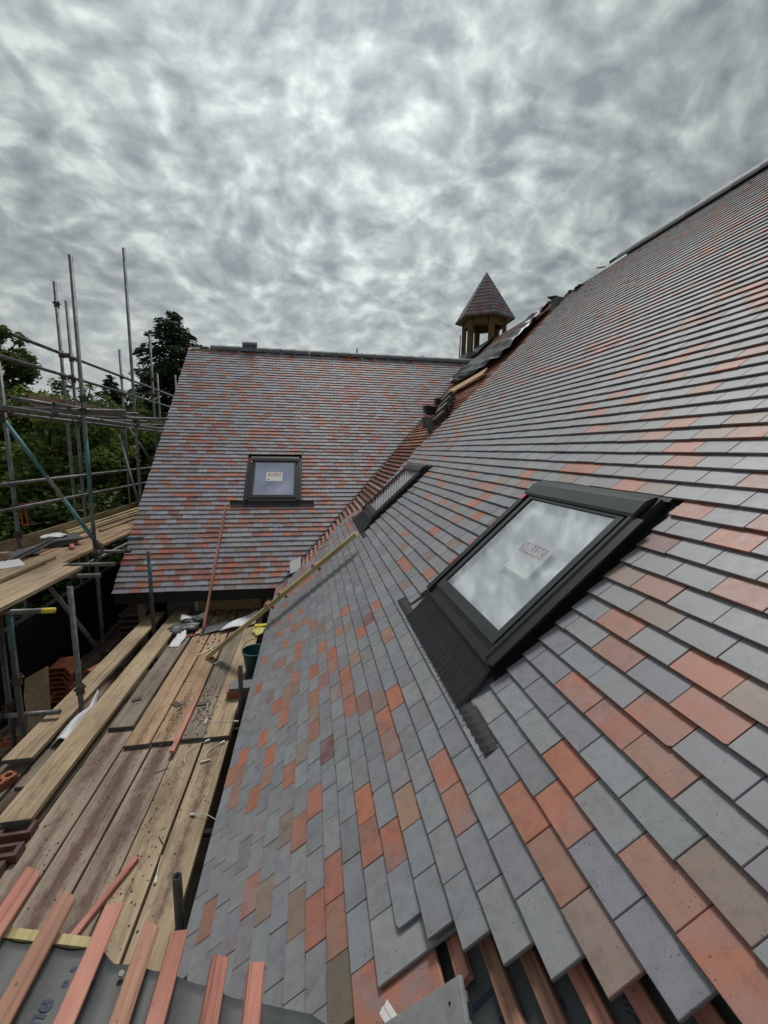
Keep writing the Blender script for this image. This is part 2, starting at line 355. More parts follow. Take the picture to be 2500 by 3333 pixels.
class Tiles:
    def __init__(s): s.v = []; s.f = []; s.c = []; s.c2 = []
    def add(s, fn, w0, w1, u0, u1, col, dh=0.0, skew=0.0):
        """fn(w,u,d): a slab, tail at u0, sinking towards its head; thin bevel round the top"""
        b = len(s.v); e = .0016
        top = lambda u: -(u - u0) * TILT + dh
        def P(w, u, d): return fn(w, u + skew * (w - w0), d)
        wm_ = (w0 + w1) / 2
        for (a0, a1, k0, k1, dd) in ((w0, w1, u0, u1, -TT), (w0, w1, u0, u1, -e), (w0 + e, w1 - e, u0 + e, u1 - e, 0)):
            for w, u in ((a0, k0), (a1, k0), (a1, k1), (a0, k1)): s.v.append(tuple(P(w, u, top(u) + dd)))
        F = [(3, 2, 1, 0), (8, 9, 10, 11)]
        for i in range(4):
            j = (i + 1) % 4; F += [(i, j, 4 + j, 4 + i), (4 + i, 4 + j, 8 + j, 8 + i)]
        s.f += [tuple(i + b for i in f) for f in F]; s.c += [col] * len(F); s.c2 += [second(col)] * len(F)
    def prism(s, fn, poly, u0, col, dh=0.0):
        b = len(s.v); n = len(poly)
        for dd in (-TT, 0):
            for w, u in poly: s.v.append(tuple(fn(w, u, -(u - u0) * TILT + dh + dd)))
        F = [tuple(reversed(range(n))), tuple(range(n, 2 * n))] + [(i, (i + 1) % n, n + (i + 1) % n, n + i) for i in range(n)]
        s.f += [tuple(i + b for i in f) for f in F]; s.c += [col] * len(F); s.c2 += [second(col)] * len(F)
    def build(s, name, parent, mat=None): return obj(name, s.v, s.f, mat or TILE, parent, cols=s.c, cols2=s.c2 if len(s.c2) == len(s.c) else s.c)
def clip(poly, a, b, c):
    """keep a*w+b*u<=c"""
    out = []
    for i in range(len(poly)):
        p, q = poly[i], poly[(i + 1) % len(poly)]; fp = a * p[0] + b * p[1] - c; fq = a * q[0] + b * q[1] - c
        if fp <= 0: out.append(p)
        if fp * fq < 0: t_ = fp / (fp - fq); out.append((p[0] + (q[0] - p[0]) * t_, p[1] + (q[1] - p[1]) * t_))
    return out

# colours of the near tiles of the right-hand slope, course,place
NEAR = {}
for w_ in """M-12,3 M-11,-2 M-11,2 M-11,3 R-11,4 R-11,9 R-11,12 B-10,15 R-10,17 R-9,2 R-9,5 B-9,8 B-9,11 R-9,15 R-9,20 R-8,-1 M-8,3 R-8,4 R-8,7 R-8,11 R-8,13 R-8,17 B-7,-1 R-7,6 M-7,7 T-7,8 B-7,10 R-7,15 B-6,1 R-6,3 B-6,8 R-6,9 R-6,11 R-6,12 B-6,15 R-6,17 B-5,-1 M-5,1 B-5,4 R-5,15 R-4,-1 R-4,2 M-4,5 B-4,6 R-4,7 R-4,9 R-4,14 O-3,-2 M-3,-1 R-3,0 D-3,4 M-3,8 R-3,11 B-3,13 R-2,-2 B-2,7 M-2,9 R-2,10 R-1,1 R-1,2 R-1,6 M-1,7 R-1,8 M-1,12 R0,1 M0,6 T0,9 B0,12 R0,14 T1,2 M1,4 R1,5 B1,6 R1,11 R2,6 D2,12 M3,2 R3,3 T3,10 R3,13 B5,0 M5,1 R5,2 R6,2 B6,14 R7,0 M7,1 R7,3 R7,16 R7,17 B8,1 M8,14 M8,19 M9,3 R9,4 R9,5 B9,16 R9,21 R10,4 R10,14 R11,4 M11,6 B11,16 R11,19 B12,4 R12,5 R12,7 M12,15 B13,7 M13,19 M14,8 B14,9 D14,16 R14,18 M14,21 R14,23 R14,26 D14,30 M15,7 R15,20 D16,10 R16,20 R16,27 R17,9 R17,21 M17,22 B17,23 R17,29 R17,32 M18,9 R18,11 M18,19 B18,21 R18,25 B19,13 R19,14 B19,17 R19,20 M20,11 R20,17 R20,18 R21,14 R22,15 R23,14 B23,15 M23,17 B23,18 B24,15 R24,17 B24,20 R24,21 R25,19 R26,23 M27,19 R27,22 R27,25 R28,24 R29,20 M29,22 R30,20 B31,22 R31,24 M31,25 R31,27 R32,24 R33,28""".split():
    a_, b_ = w_[1:].split(','); NEAR[(int(a_), int(b_))] = w_[0]
UA0 = -.773                                # tail of course 0 on slope A
def ylim(u):
    pts = ((-1.9, 6.36), (-1.4, 6.12), (-1.15, 6.2), (-.45, 6.75), (-.25, 6.35), (.1, 6.30), (.45, 6.42), (.7, 6.62), (1.3, 6.82), (2.0, 6.96), (3.2, 7.08), (4.2, 7.3), (5.0, 7.66), (5.4, 7.75), (6.1, 7.9))
    for (a, p), (b, q) in zip(pts, pts[1:]):
        if a <= u <= b: return p + (q - p) * (u - a) / (b - a)
    return pts[0][1] if u < pts[0][0] else pts[-1][1]
HOLES_A = []
for yc, lo, hi in ((1.99, 1.475, 2.575), (5.60, 5.10, 6.135)):
    HOLES_A.append((yc, lo, hi))
A_fn = lambda y, u, d: PA(u, y, d)
ta = Tiles(); KA = 73
for k in range(-12, KA):
    u0 = UA0 + GA * k; yend = 1.0 - .0825 * k; yl = ylim(u0)
    for n in range(-60, 120):
        y0 = yend + WA * n; y1 = y0 + WA
        if y1 < -2.0 or y0 > yl - .02: continue
        lowest = 0 if k >= 0 else -1 if k == -1 else -2 if k >= -3 else -3
        if k <= 12 and n < lowest: continue
        if k > 12 and y1 < -1.6: continue
        near = y0 < 4.9 and u0 < 2.4
        c = NEAR.get((k, n)) or ('G' if near else rand_code(.27))
        segs = [(y0 + .0012, y1 - .0012)]
        for yc, lo, hi in HOLES_A:
            if 6 <= k <= 18:
                l, h = (lo, hi) if k >= 8 else (lo, hi) if k == 7 else (lo - .005 if yc < 3 else lo - .16, hi + .0 if yc < 3 else hi + .13)
                segs = [s_ for a, b in segs for s_ in ((a, min(b, l)), (max(a, h), b)) if s_[1] - s_[0] > .012]
        for a, b in segs:
            ln = .265 if u0 + .265 < 5.99 else 5.99 - u0
            if ln < .05: continue
            if k <= 5 and any(abs((a + b) / 2 - yc) < .60 for yc, l_, h_ in HOLES_A): ln = min(ln, .0 - .06 - u0)
            if ln < .05: continue
            if near and random.random() < .07 and b - a > .12:
                ch_ = random.uniform(.005, .014); c2_ = random.uniform(.004, .012); jt = random.gauss(0, .001)
                pol = [(a + ch_, u0), (b, u0), (b, u0 + ln), (a, u0 + ln), (a, u0 + c2_)] if random.random() < .5 else [(a, u0), (b - ch_, u0), (b - ch_ * .4, u0 + c2_ * .3), (b, u0 + c2_), (b, u0 + ln), (a, u0 + ln)]
                ta.prism(A_fn, pol, u0, tint(c), random.gauss(0, .0006)); continue
            ta.add(A_fn, a, b, u0 + random.gauss(0, .0009), u0 + ln, tint(c), random.gauss(0, .0006), random.gauss(0, .006))
ta.build('roof_tiles', house, TILE_A)['label'] = 'right-hand slope tiled in mixed grey, red and brown clay tiles'

# far wing, facing the camera
GB, WB, UB0 = .1003, .171, 3.301
YB = lambda u: u * cs + 6.1194 * sn
B_fn = lambda x, u, d: PB(x, u, d)
tb = Tiles(); XV0 = -2.972
for k in range(0, 68):
    u0 = UB0 + GB * k; first = (-2.738 if k % 2 == 0 else -2.818) + random.uniform(-.004, .004)
    n = 0; a = XV0 + random.gauss(0, .004); pc = 'L'
    while True:
        b = first + WB * n; n += 1
        if a > YB(u0) - 7.17 + .3: break
        segs = [(a + .0012, b - .0012)]
        if 18 <= k <= 29: segs = [s_ for p, q in segs for s_ in ((p, min(q, -1.25)), (max(p, -.205), q)) if s_[1] - s_[0] > .012]
        elif k == 17: segs = [s_ for p, q in segs for s_ in ((p, min(q, -1.47)), (max(p, .02), q)) if s_[1] - s_[0] > .012]
        c = 'P' if random.random() < (.40 if (random.random() < .35 and pc == 'P') else .34) else 'L'; c = 'B' if random.random() < .04 else c; pc = c
        uu = u0 + random.gauss(0, .0016) + .0035 * math.sin(a * 1.7 + k * .9); ln = .265 if u0 + .265 < 10.06 else 10.06 - u0
        for p, q in segs:
            if -1.47 < (p + q) / 2 < .02 and k < 17 and u0 + .265 > 4.93: ln = min(ln, 4.955 - u0 + (.06 if u0 < 4.93 else 0))
            if -1.2 < (p + q) / 2 < -.25 and k < 18: ln = min(ln, 5.03 - u0)
            if ln < .04: continue
            if q > YB(u0) - 7.17 - .02:
                pol = clip([(p, uu), (q, uu), (q, u0 + ln), (p, u0 + ln)], 1, -cs, 6.1194 * sn - 7.17)
                if len(pol) >= 3: tb.prism(B_fn, pol, u0, tint(c), .001)
            else: tb.add(B_fn, p, q, uu, u0 + ln, tint(c), random.gauss(0, .0006), random.gauss(0, .004))
        a = b
tb.build('roof_tiles', house)['label'] = 'far gable-wing slope tiled in mauve-grey and red tiles'
# cut tiles lapping over the valley edge of the far wing, seen edge-on
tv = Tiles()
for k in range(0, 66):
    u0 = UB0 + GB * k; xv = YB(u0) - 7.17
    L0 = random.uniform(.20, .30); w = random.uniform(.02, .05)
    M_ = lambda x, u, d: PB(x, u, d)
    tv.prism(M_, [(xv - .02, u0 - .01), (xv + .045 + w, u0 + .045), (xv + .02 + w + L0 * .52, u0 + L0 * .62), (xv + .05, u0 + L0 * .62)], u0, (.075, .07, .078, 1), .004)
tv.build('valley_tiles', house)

# decking, felt, rafters below
def slab(name, fn, a0, a1, u0, u1, d, th, mat, parent=house):
    P = [fn(a, u, dd) for dd in (d - th, d) for a, u in ((a0, u0), (a1, u0), (a1, u1), (a0, u1))]
    return obj(name, P, [(0, 1, 2, 3), (7, 6, 5, 4), (0, 4, 5, 1), (1, 5, 6, 2), (2, 6, 7, 3), (3, 7, 4, 0)], mat, parent)
slab('roof_felt', A_fn, -2.0, 16.5, -1.80, 5.98, -.088, .01, M_FELT)
P = [PB(x, u, -.09) for x, u in ((-2.93, 3.36), (-.52, 3.36), (4.02, 9.99), (-2.93, 9.99))]
obj('roof_felt', P, [(0, 1, 2, 3)], M_FELT, house)
XR = 5.17; ZR = CZ + XR * tn - 1.15 / cs       # ridge of A
YR = (2.49 + 6.1194 / cs) / tn; ZRB = CZ + 2.49
obj('rear_roof_slope', [(XR + .02, -2, ZR - .14), (XR + 6, -2, ZR - .14 - 6 * tn), (XR + 6, 17, ZR - .14 - 6 * tn), (XR + .02, 17, ZR - .14)], [(0, 1, 2, 3)], M_DTILE, house)
obj('rear_roof_slope', [(-2.9, YR + .02, ZRB - .12), (4.2, YR + .02, ZRB - .12), (9.0, YR + 5.0, ZRB - .12 - 5 * tn), (-2.9, YR + 5.0, ZRB - .12 - 5 * tn)], [(0, 1, 2, 3)], M_DTILE, house)

# battens: one per course, running under the tiles and bare towards both valleys
for k in range(-9, KA - 1):
    uc = UA0 + GA * k + .222
    y1 = min(.7265 * uc + 8.0, 11.7)
    y0 = .83 if k == -1 else 1.25 if k < -1 else -1.6
    bar('batten', PA(uc, y0, -.060 + random.uniform(-.001, .001)), PA(uc, y1, -.060), .040, .024, (random.choice((M_BATTEN, M_BATTEN, M_BATTEN2)) if k < 6 else random.choice((M_BATTEN3, M_BATTEN3, M_BATTEN2))), house, up=nA, jag=.006)

# ridges
def ridge_tile(name, a, b, r, parent, drop=0.6):
    a, b = Vector(a), Vector(b); d = (b - a).normalized(); s = Vector((0, 0, 1)).cross(d).normalized(); up = Vector((0, 0, 1))
    V = []; F = []; n = 10
    for c, q in ((a, r * .985), (b, r * 1.04)):
        for rr in (q, q - .018):
            for i in range(n + 1):
                t_ = math.pi * (.02 + .96 * i / n); V.append(c + s * math.cos(t_) * rr + up * (math.sin(t_) * rr * 1.02))
    m = n + 1
    for i in range(n):
        F += [(i, i + 1, 2 * m + i + 1, 2 * m + i), (m + i + 1, m + i, 3 * m + i, 3 * m + i + 1), (i + 1, i, m + i, m + i + 1), (2 * m + i, 2 * m + i + 1, 3 * m + i + 1, 3 * m + i)]
    F += [(0, 2 * m, 3 * m, m), (n, m + n, 3 * m + n, 2 * m + n)]
    o = obj(name, V, F, M_RIDGE, parent, smooth=False); return o
y = 6.82; i = 0
while y > -1.2:
    ln = .33; ridge_tile('ridge_tile', (XR, y - ln + .006, ZR - .098 + random.uniform(-.004, .004)), (XR, y, ZR - .098 + random.uniform(-.004, .004)), .138, house); y -= ln
x = -2.46
while x < 4.2:
    ln = .345; ridge_tile('ridge_tile', (x, YR, ZRB - .095 + random.uniform(-.003, .003)), (x + ln - .008, YR, ZRB - .095 + random.uniform(-.003, .003)), .135, house); x += ln
MB().box(-2.9, -2.3, YR - .12, YR + .1, ZRB - .16, ZRB - .085).build('ridge_board', M_TIMBER_D, house)
MB().box(XR - .02, XR + .02, 6.85, 12.0, ZR - .35, ZR - .10).build('ridge_board', M_TIMBER, house)

# walls, eaves
ZE = CZ - 2.12
MB().box(-.30, -.24, -2, 7.1, 0, ZE - .06).build('side_wall', M_WALL, house)
MB().box(-.535, -.505, -.2, 6.35, ZE - .16, ZE - .062).build('fascia_board', M_WALL, house)
MB().box(-.555, -.52, .9, 6.30, ZE - .058, ZE - .024).build('eaves_batten', M_TIMBER_D, house)
MB().box(-.50, -.24, -.2, 6.6, ZE - .16, ZE - .14).build('soffit', M_WALL, house)
FY = 6.64
MB().box(-2.95, -.58, FY, FY + .03, ZE - .24, ZE - .055).build('fascia_board', M_MEMB, house)
MB().box(-2.95, -.32, FY + .031, 7.07, ZE - .25, ZE - .235).build('soffit', M_MEMB, house)
MB().box(-1.86, -.30, 7.07, 7.12, 1.85, ZE - .25).build('chipboard_panel', M_OSB, house)
MB().box(-2.36, -1.93, 7.07, 7.12, 1.3, ZE - .25).build('wall_panel', M_BLOCK, house)
MB().box(-1.928, -1.865, 7.055, 7.12, 1.9, ZE - .25).build('wall_strap', M_WHITE, house)
MB().box(-2.36, 9.0, 7.125, 7.3, 0, ZE - .2).build('front_wall', M_BLOCK, house)
gz = lambda yy: min((yy - 6.1194 / sn) * tn + CZ - .0, 0) 
zB = lambda yy: CZ + (yy * tn - 6.1194 / cs)
obj('gable_wall', [(-2.36, 7.3, 0), (-2.36, 16.0, 0), (-2.36, 16.0, 2.3), (-2.36, YR, ZRB - .35), (-2.36, 7.3, zB(7.3) - .25)], [(0, 1, 2, 3, 4)], M_WALL, house)
obj('barge_board', [Vector(p) + o_ for o_ in (Vector((0, 0, 0)), Vector((.03, 0, 0))) for p in (PB(-2.95, 3.34, -.02), PB(-2.95, 10.0, -.02), PB(-2.95, 10.0, -.20), PB(-2.95, 3.34, -.20))],
    [(0, 1, 2, 3), (7, 6, 5, 4), (0, 4, 5, 1), (2, 6, 7, 3), (1, 5, 6, 2), (3, 7, 4, 0)], M_MEMB, house)

# roof windows
def text_mesh(body, size, bold=0.0):
    c = bpy.data.curves.new('lettering', 'FONT'); c.body = body; c.size = size; c.align_x = 'CENTER'; c.align_y = 'CENTER'; c.offset = bold; c.resolution_u = 3
    o = bpy.data.objects.new('lettering', c); COL.objects.link(o); dg = bpy.context.evaluated_depsgraph_get()
    me = bpy.data.meshes.new_from_object(o.evaluated_get(dg)); COL.objects.unlink(o); bpy.data.objects.remove(o); bpy.data.curves.remove(c)
    return me
def put_mesh(name, me, mat, parent, M):
    me.materials.clear(); me.materials.append(mat); o = bpy.data.objects.new(name, me); COL.objects.link(o); link(o, parent, M); return o
def frame_ring(mb, ax, b0, b1, wl, wr, wb, wt, d0, d1):
    mb.box(-ax, ax, b0, b0 + wb, d0, d1); mb.box(-ax, ax, b1 - wt, b1, d0, d1)
    mb.box(-ax, -ax + wl, b0 + wb, b1 - wt, d0, d1); mb.box(ax - wr, ax, b0 + wb, b1 - wt, d0, d1)
def roof_window(M, label, H, pane_mat, back, stk, apron, sz=.036):
    f = MB(); frame_ring(f, .4725, 0, H, .075, .075, .10, .12, -.06, .036)
    w = f.build('roof_window', M_BLACK, house, M); w['label'] = label
    s = MB(); frame_ring(s, .405, .075, H - .10, .038, .038, .06, .05, .0365, .050); s.build('sash', M_GREYAL, w, M)
    for sx in (-1, 1):                                      # side covers with a step
        g = MB(); c0, c1 = sx * .468, sx * .44
        pr = [(c0 + sx * .034, .037), (c0 + sx * .034, .046), (c0 - sx * .01, .048), (c1 + sx * .008, .056), (c1 - sx * .012, .056), (c1 - sx * .012, .037)]
        P_ = [(a, b, d) for b in (.012, H - .13) for a, d in pr]; q = len(pr)
        g.poly(P_, [(i, (i + 1) % q, q + (i + 1) % q, q + i) for i in range(q)] + [tuple(range(q)), tuple(range(2 * q - 1, q - 1, -1))])
        g.build('side_cover', M_BLACK, w, M)
    lo = MB(); lo.poly([(-.47, -.012, .02), (.47, -.012, .02), (.47, .085, .048), (-.47, .085, .048), (-.47, -.012, -.02), (.47, -.012, -.02), (.47, .085, .0), (-.47, .085, .0)], [(0, 1, 2, 3), (7, 6, 5, 4), (4, 5, 1, 0), (5, 6, 2, 1), (6, 7, 3, 2), (7, 4, 0, 3)])
    lo.build('bottom_cover', M_GREYAL, w, M)
    h = MB(); pr = [(H - .135, .044), (H - .135, .057), (H - .122, .064), (H - .05, .066), (H - .03, .058), (H + .012, .038)]
    n = len(pr); P_ = [(sx * .46 - .008, b, d) for sx in (-1, 1) for b, d in pr]
    h.poly(P_, [(i, i + 1, n + i + 1, n + i) for i in range(n - 1)] + [tuple(range(n - 1, -1, -1)), tuple(range(n, 2 * n)), (n - 1, 0, n, 2 * n - 1)])
    h.build('hood', M_GREYAL, w, M)
    t2 = MB(); t2.box(-.478, .478, H + .013, H + .035, -.04, .006); t2.build('head_flashing', M_BLACK_M, w, M)
    obj('pane', [(-.37, .13, .042), (.37, .13, .042), (.37, H - .145, .042), (-.37, H - .145, .042)], [(0, 1, 2, 3)], pane_mat, w, M)
    obj('reflection_backing', [(-.37, .13, .01), (.37, .13, .01), (.37, H - .145, .01), (-.37, H - .145, .01)], [(0, 1, 2, 3)], back, w, M)  # plate added behind the glass; its colour stands in for reflected sky
    for a_, b_ in ((-.56, -.4728), (.4728, .56)): MB().box(a_, b_, -.02, H + .02, -.045, -.02).build('side_flashing', M_BLACK_M, w, M)
    if apron:
        a0, b0, b1 = apron[:3]; V = []; F = []; n = int(2 * a0 / .0105)
        for i in range(n + 1):
            a = -a0 + 2 * a0 * i / n; dd = (.0048, 0, -.0034, 0)[i % 4]
            wing = abs(a) > .485 and len(apron) == 3
            for r_, (b, d) in enumerate(((b0, .001 if wing else .005), (b0 + .03, -.004) if wing else ((b0 + b1) / 2, .006), (b0 + .062, -.0132) if wing else (b1, .018))): V.append((a, b, d + dd * (0 if wing and r_ == 2 else .4 if wing and r_ == 1 else 1)))
        for i in range(n):
            for j in range(2): F.append((i * 3 + j, (i + 1) * 3 + j, (i + 1) * 3 + j + 1, i * 3 + j + 1))
        obj('apron_flashing', V, F, M_APRON, w, M)
    if stk:
        sa, sb, sw, sh = stk; z0 = sz
        st = MB(); st.box(sa - sw / 2, sa + sw / 2, sb - sh / 2, sb + sh / 2, z0 - .001, z0); so = st.build('sticker', M_PAPER, w, M)
        rb = MB(); rb.box(sa - sw * .38, sa + sw * .38, sb + sh * .08, sb + sh * .40, z0 + .0005, z0 + .001); rb.build('sticker_band', M_LOGO_R, w, M)
        me = text_mesh('VELUX', sh * .30, .004 * sh / .2)
        put_mesh('sticker_lettering', me, M_PAPER, w, M @ Matrix.Translation((sa, sb + sh * .235, z0 + .0016)))
        sm = MB()
        for q in range(3): sm.box(sa - sw * .40, sa - sw * .34 + .02 * (q % 2), sb - sh * .40 + q * .014, sb - sh * .40 + q * .014 + .008, z0 + .0005, z0 + .001)
        sm.build('sticker_print', M_GREYSH, w, M)
    tg = MB().box(-.462, -.43, H - .175, H - .135, .057, .062); tg.build('window_tag', M_PINK, w, M)
    return w
def frameM(o, r, u, n):
    M = Matrix((r, u, n)).transposed().to_4x4(); M.translation = o; return M
right = Vector((0, -1, 0))
roof_window(frameM(PA(-.085, 1.99, 0), right, uA, nA), 'large near roof window reflecting clouds, sticker on its glass', 1.0, M_PANE, M_SKYBACK, (.06, .50, .29, .205), (.76, -.208, -.001))
roof_window(frameM(PA(-.075, 5.61, 0), right, uA, nA), 'roof window seen edge-on beside the open valley', .99, M_PANE, M_SKYBACK, None, (.76, -.208, -.001))
roof_window(frameM(PB(-.715, 5.06, 0), Vector((1, 0, 0)), uB, nB), 'roof window in the far slope with glass tinted like reflected lilac sky', 1.13, M_PANE_B, M_SKYBACK_B, (-.0, .595, .305, .23), (.745, -.11, -.001, 1), .0445)

# lower-pitched unfinished slope in the foreground
V = []; F = []
ed = [(-1.7, .868), (-.66, .868), (-.45, .862), (-.42, .846), (-.34, .838), (-.24, .82), (-.116, .797), (-.003, .789), (.034, .772), (.16, .70)]
bx_ = [-.84, -.745, -.653, -.561, -.463, -.374, -.313, -.215, -.134]
def sag(x, y_):
    for p, q in zip(bx_, bx_[1:]):
        if p < x < q: f_ = (x - p) / (q - p); return -.010 * math.sin(math.pi * f_) * (1 - .3 * math.sin(9 * y_ + 20 * p)) + .002 * math.sin(31 * y_ + 17 * x)
    return .004 * math.sin(14 * x + 6 * y_) if x > -.134 else 0
NX, NY = 150, 40
def edge(x):
    for (p, a), (q, b) in zip(ed, ed[1:]):
        if x <= q + 1e-6: return a + (b - a) * (x - p) / (q - p)
for i in range(NX + 1):
    x = -1.2 + 1.36 * i / NX
    for j in range(NY + 1):
        y_ = -1.2 + (edge(x) + 1.2) * (j / NY) ** .45; V.append(PC(x, y_, -.0262 + sag(x, y_)))
F = [(i * (NY + 1) + j, (i + 1) * (NY + 1) + j, (i + 1) * (NY + 1) + j + 1, i * (NY + 1) + j + 1) for i in range(NX) for j in range(NY)]
fo = obj('roof_felt', V, F, M_FELT, house, smooth=True); md = fo.modifiers.new('thick', 'SOLIDIFY'); md.thickness = .003; md.offset = -1
ends = [(-.653, .98), (-.561, .94), (-.463, .933), (-.374, .901), (-.313, .895), (-.215, .856), (-.134, .853)]
for i, (x, y_) in enumerate([(-.84, 1.0), (-.745, .99)] + ends):
    bar('batten', PC(x, -1.2, 0), PC(x, y_, 0), .036, .024, (M_BATTEN, M_BATTEN2)[i in (3, 5)], house, up=nC, jag=.012)
o = MB().poly([PC(x, y_, d) for y_ in (.862, .882) for x, d in ((-1.7, -.029), (-.46, -.029), (-.46, -.15), (-1.7, -.15))], [(0, 1, 2, 3), (7, 6, 5, 4), (4, 5, 1, 0), (5, 6, 2, 1), (7, 4, 0, 3)]).build('verge_rafter', M_TIMBER, house)
o = MB().poly([PC(x, y_, d) for y_ in (.70, .73) for x, d in ((-1.7, -.06), (.10, -.06), (.10, -.30), (-1.7, -1.7))], [(3, 2, 1, 0), (4, 5, 6, 7)]).build('gable_panel', M_OSB, house)
ink = [('ne', .044, (-.510, .752)), ('a', .018, (-.490, .825)), ('o', .02, (-.492, .800)), ('-', .030, (-.446, .806)), ("'", .03, (-.446, .772))]
for s_, z_, (x, y_) in ink:
    M = frameM(PC(x, y_, -.0262), Vector((.25, 1, 0)).normalized(), Vector((-1, .25, 0)).normalized(), nC); M = frameM(PC(x, y_, -.0255 + sag(x, y_) + .001), Vector((0, 1, 0)), -uC, nC) @ Matrix.Rotation(-.12, 4, 'Z'); put_mesh('felt_lettering', text_mesh(s_, z_, .0012), M_INK, house, M)
for s_, z_, (u_, y_) in (('op', .034, (-.712, .895)), ('I', .095, (-.625, .788)), ('T', .09, (-.565, .735)), ('r', .05, (-.44, .68))):
    M = frameM(PA(u_, y_, -.0872), Vector((0, -1, 0)), uA, nA); put_mesh('felt_lettering', text_mesh(s_, z_, .0016), M_INK, house, M)
wv = MB()                                                   # wave emblem printed on the felt
for j in range(5):
    r_ = .022 + .011 * j
    pts = [(math.cos(a) * r_, math.sin(a) * r_) for a in [math.pi * q / 14 for q in range(2, 15)]]
    for (p, q), (p2, q2) in zip(pts, pts[1:]):
        f_ = .85
        wv.poly([PA(-.33 + q, .585 + p, -.0872), PA(-.33 + q2, .585 + p2, -.0872), PA(-.33 + q2 * f_, .585 + p2 * f_, -.0872), PA(-.33 + q * f_, .585 + p * f_, -.0872)], [(0, 1, 2, 3)])
wv.build('felt_emblem', M_INK, house)
fh = MB()
for x, y_ in ((-.30, .845), (-.14, .80), (-.40, .85)): fh.tube(PC(x, y_ - .03, -.026), PC(x, y_ - .03, -.023), .006, 8)
fh.build('clout_nail', M_STEEL, house)

# chipboard sheet, tarpaulin lying on the far part of slope A (loose)
P = [PA(u, y_, d) for d in (.012, .03) for u, y_ in ((3.01, 8.89), (3.28, 7.74), (3.515, 7.92), (3.22, 9.59))]
tag(obj('chipboard_sheet', P, [(0, 1, 2, 3), (7, 6, 5, 4), (0, 4, 5, 1), (1, 5, 6, 2), (2, 6, 7, 3), (3, 7, 4, 0)], M_OSB), 'loose tan chipboard sheet lying on bare battens below the black tarpaulin', 'chipboard')
def cloth(name, fn, nu, nv, mat, label, cat, th=.004, parent=None):
    V = [Vector(fn(i / nu, j / nv)) for i in range(nu + 1) for j in range(nv + 1)]; m = nv + 1
    F = [(i * m + j, (i + 1) * m + j, (i + 1) * m + j + 1, i * m + j + 1) for i in range(nu) for j in range(nv)]
    o = obj(name, V, F, mat, parent, smooth=True); md = o.modifiers.new('thick', 'SOLIDIFY'); md.thickness = th
    return tag(o, label, cat) if label else o
TLO = ((3.42, 9.45), (3.52, 9.0), (3.60, 8.3), (3.72, 7.75), (4.05, 7.78), (4.5, 7.95), (4.98, 8.2), (5.48, 8.3))
TUP = ((3.66, 10.5), (4.05, 10.9), (4.4, 10.6), (4.72, 10.2), (5.0, 9.5), (5.40, 9.1), (5.72, 8.8), (5.76, 8.45))
def along(pl, t):
    t = min(max(t, 0), .9999) * (len(pl) - 1); i = int(t); f = t - i
    return tuple(p + (q - p) * f for p, q in zip(pl[i], pl[i + 1]))
def tp(a, b):
    p, q = along(TLO, a), along(TUP, a); f = b + .03 * math.sin(a * 19)
    d = .02 + .05 * abs(math.sin(b * 8 + a * 2.2)) + .022 * math.sin(a * 31 + b * 7) * math.sin(b * 19 + a * 11) + .018 * math.sin(a * 53 + b * 23) + .035 * math.exp(-((b - .12) / .10) ** 2)
    return PA(p[0] + (q[0] - p[0]) * f, p[1] + (q[1] - p[1]) * f, max(d, .015))
cloth('tarpaulin', tp, 60, 44, M_TARP, 'crumpled black tarpaulin spread over battens below the bell turret', 'tarpaulin')

# ------------------------------------------------------------------ bell turret astride the ridge
TC = Vector((5.17, 12.724, 0)); TR = .857; TPH = -.5543 + math.pi
turret = empty('bell_turret', (TC.x, TC.y, 7.4), 'small six-sided open bell turret with pointed tiled cap and oak posts', 'turret')
def hexc(r, z, k): a = TPH + k * math.pi / 3; return Vector((TC.x + r * math.cos(a), TC.y + r * math.sin(a), z))
tt = Tiles(); NC = 10; Z0, Z1 = 8.674, 10.0
for i in range(NC):
    f0, f1 = i / (NC + 1.6), (i + 1) / (NC + 1.6)
    ra, rb = TR * (1 - f0) + .034, TR * (1 - f1) + .002
    za, zb = Z0 + (Z1 - Z0) * f0 - .03, Z0 + (Z1 - Z0) * f1
    for k in range(6):
        a, b, c, d = hexc(ra, za, k), hexc(ra, za, k + 1), hexc(rb, zb, k + 1), hexc(rb, zb, k)
        n_ = max(1, int((a - b).length / .165 + .5)); ph = .5 * (i % 2)
        cuts = sorted({0.0, 1.0} | {(q + ph) / n_ for q in range(n_ + 1) if .08 < (q + ph) / n_ < .92})
        for p, q in zip(cuts, cuts[1:]):
            bi = len(tt.v); P = [a.lerp(b, p), a.lerp(b, q), d.lerp(c, q), d.lerp(c, p)]
            low = [v + Vector((0, 0, -.05)) for v in P[:2]]
            tt.v += [tuple(v) for v in P + low]; col = tint('P' if random.random() < .3 else 'L')
            col = tuple(x * .46 for x in col[:3]) + (1,)
            tt.f += [(bi, bi + 1, bi + 2, bi + 3), (bi + 4, bi + 5, bi + 1, bi)]; tt.c += [col] * 2; tt.c2 += [col] * 2
tt.build('turret_tiles', turret)
cp = MB(); f0 = NC / (NC + 1.6); rc = TR * (1 - f0) + .03
cp.poly([hexc(rc, Z0 + (Z1 - Z0) * f0 - .03, k) for k in range(6)] + [Vector((TC.x, TC.y, Z1 + .01))], [(k, (k + 1) % 6, 6) for k in range(6)]); cp.build('lead_cap', M_LEAD, turret)
sf = MB(); sf.poly([hexc(TR - .01, Z0 - .02, k) for k in range(6)] + [hexc(TR - .01, Z0 - .06, k) for k in range(6)], [tuple(range(6)), tuple(range(11, 5, -1))] + [(k, 6 + k, 6 + (k + 1) % 6, (k + 1) % 6) for k in range(6)]); sf.build('eaves_board', M_TIMBER_D, turret)
PRD = .60
